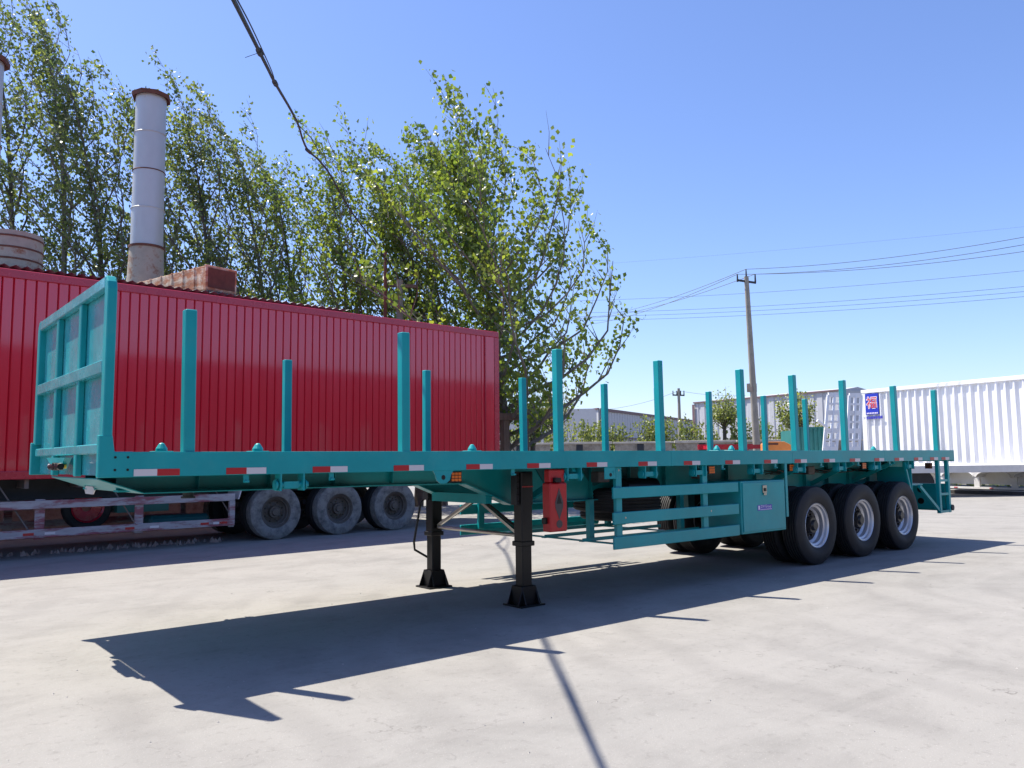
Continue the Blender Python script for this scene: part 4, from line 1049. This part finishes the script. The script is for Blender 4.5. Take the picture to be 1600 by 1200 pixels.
MB().box(.6, ln, .5, .56, .30, .95).build('inner_panel', WHITE2, WT); MB().box(.3, ln, -.02, .06, .14, .22).build('lower_rail', WHITE2, WT)
for k in range(9): MB().box(.8+k*1.45-.12, .8+k*1.45+.10, .0, .08, .22, .62).build('hanger', WHITE2, WT)
for k in range(8): MB().box(1.3+k*1.45, 1.45+k*1.45, -.026, -.021, .16, .20).build('reflector', TRED, WT)
MB().box(.3, ln, .561, 2.4, 0.0, .2).build('under_shade_box', DARKST, WT)  # dark box added as the shadow beneath the trailer
# sign: find its position on the side wall
def on_wall(px, py__):
    d = FW+RT*((px-800)/CF)+UP*((600-py__)/CF); nrm = Vector((-math.sin(WT.rotation_euler.z), math.cos(WT.rotation_euler.z), 0)); o = Vector((wA.x, wA.y, 0))
    t = (o-CP).dot(nrm)/d.dot(nrm); P = CP+d*t-o; return (P.x*math.cos(WT.rotation_euler.z)+P.y*math.sin(WT.rotation_euler.z), P.z)
(sx0, sz1), (sx1, sz0) = on_wall(1352, 616), on_wall(1374, 647)
sg = MB().box(sx0, sx1, -.03, -.005, sz0, sz1).build('sign_panel', BLUE, WT)
sc = (sx1-sx0)
text('福', sc*.84, LET, sg, ((sx0+sx1)/2, -.034, sz0+(sz1-sz0)*.53), (R(90), 0, 0), bold=.022)
text('福', sc*.82, CRIM, sg, ((sx0+sx1)/2, -.040, sz0+(sz1-sz0)*.53), (R(90), 0, 0), bold=.0)
m = MB(); 
for k in range(7): m.box(sx0+sc*(.08+k*.125), sx0+sc*(.165+k*.125), -.036, -.031, sz0+.03, sz0+.09)
m.build('caption_marks', LET, sg)
m = MB(); zz0 = sz0-.20
for k in range(8):
    x = sx0-sc*.2+k*sc*.185
    m.box(x, x+sc*.14, -.02, -.005, zz0, zz0+.12)
m.build('sign_lettering', VIOL, WT)

# kerb
dK = (kB-kA); Lk = 34; kb = thing('kerb', 'dark kerb with a pale top edge along the yard in front of the white trailer', 'kerb', kA-kd*22, math.atan2(kd.y, kd.x))
pK = None
for k in range(34):
    if pK is None: pK = MB().box(.005, .995, -.09, .09, 0, .14).build('kerb_stone', mat('dark_kerb', (.05, .045, .045), .8), kb, bevel=.01); q = pK
    else: q = share(pK, loc=(k*1.0, 0, 0))
MB().box(0, 34, -.05, .085, .141, .155).build('kerb_edge', WHITE2, kb)
# grass tufts beyond kerb (weeds)
rg = np.random.default_rng(4); nl = 5000
P = []
q0 = kA-kd*20; nn = -kn
u = rg.random(nl)*34; vv = rg.gamma(2, 1.6, nl)+2.0
P = np.array([[*q0]])+u[:, None]*np.array([[*kd]])+vv[:, None]*np.array([[*nn]]); P[:, 2] = rg.random(nl)*.32*(.4+.6*np.sin(u*1.9)**2)
o = leaves_mesh('weeds', P, rg.normal(size=(nl, 3))*np.array([1, 1, .3]), .16*rg.uniform(.4, 1.2, nl), rg.random(nl), LEAF2, None); tag(o, 'low green weeds growing on the earth beyond the kerb', 'weeds', kind='stuff')

# added dark block, unseen, stands in for trees mirrored in the red paint
HH = 7.4
HL = thing('mirrored_dark_block', 'long dark block added unseen behind the camera, standing in for trees mirrored in the red paint', 'building', (-30, -24, 0), 0)
corrugated(0, 75, 0, 0, HH, .9, .08, .5).build('cladding', MIRBLK, HL); MB().box(0, 75, -14, -.05, 0, HH-.1).build('body', MIRBLK, HL); MB().prism([(-14.3, HH+.01), (.4, HH+.12), (-7, HH+1.2)], -.2, 75.2, 'x').build('roof', ROOFM, HL)

rg = np.random.default_rng(12); m = MB()
for k in range(450):
    dd_ = rg.uniform(3.2, 26); px = rg.uniform(-50, 1650); P = ground_at(px, dd_)
    if P.y > 7.5: continue
    z = rg.uniform(.002, .006)*(1+dd_*.05); a = rg.uniform(0, 6.28)
    m.add([(P.x+z*1.6*math.cos(a+q*2.09), P.y+z*1.3*math.sin(a+q*2.09), -.001) for q in range(3)]+[(P.x, P.y, z)], [(0, 1, 3), (1, 2, 3), (2, 0, 3)])
o = m.build('grit', mat('pale_grit', (.36, .34, .32), .9, var=.3)); tag(o, 'loose grit and small stones scattered over the concrete yard', 'grit', kind='stuff')
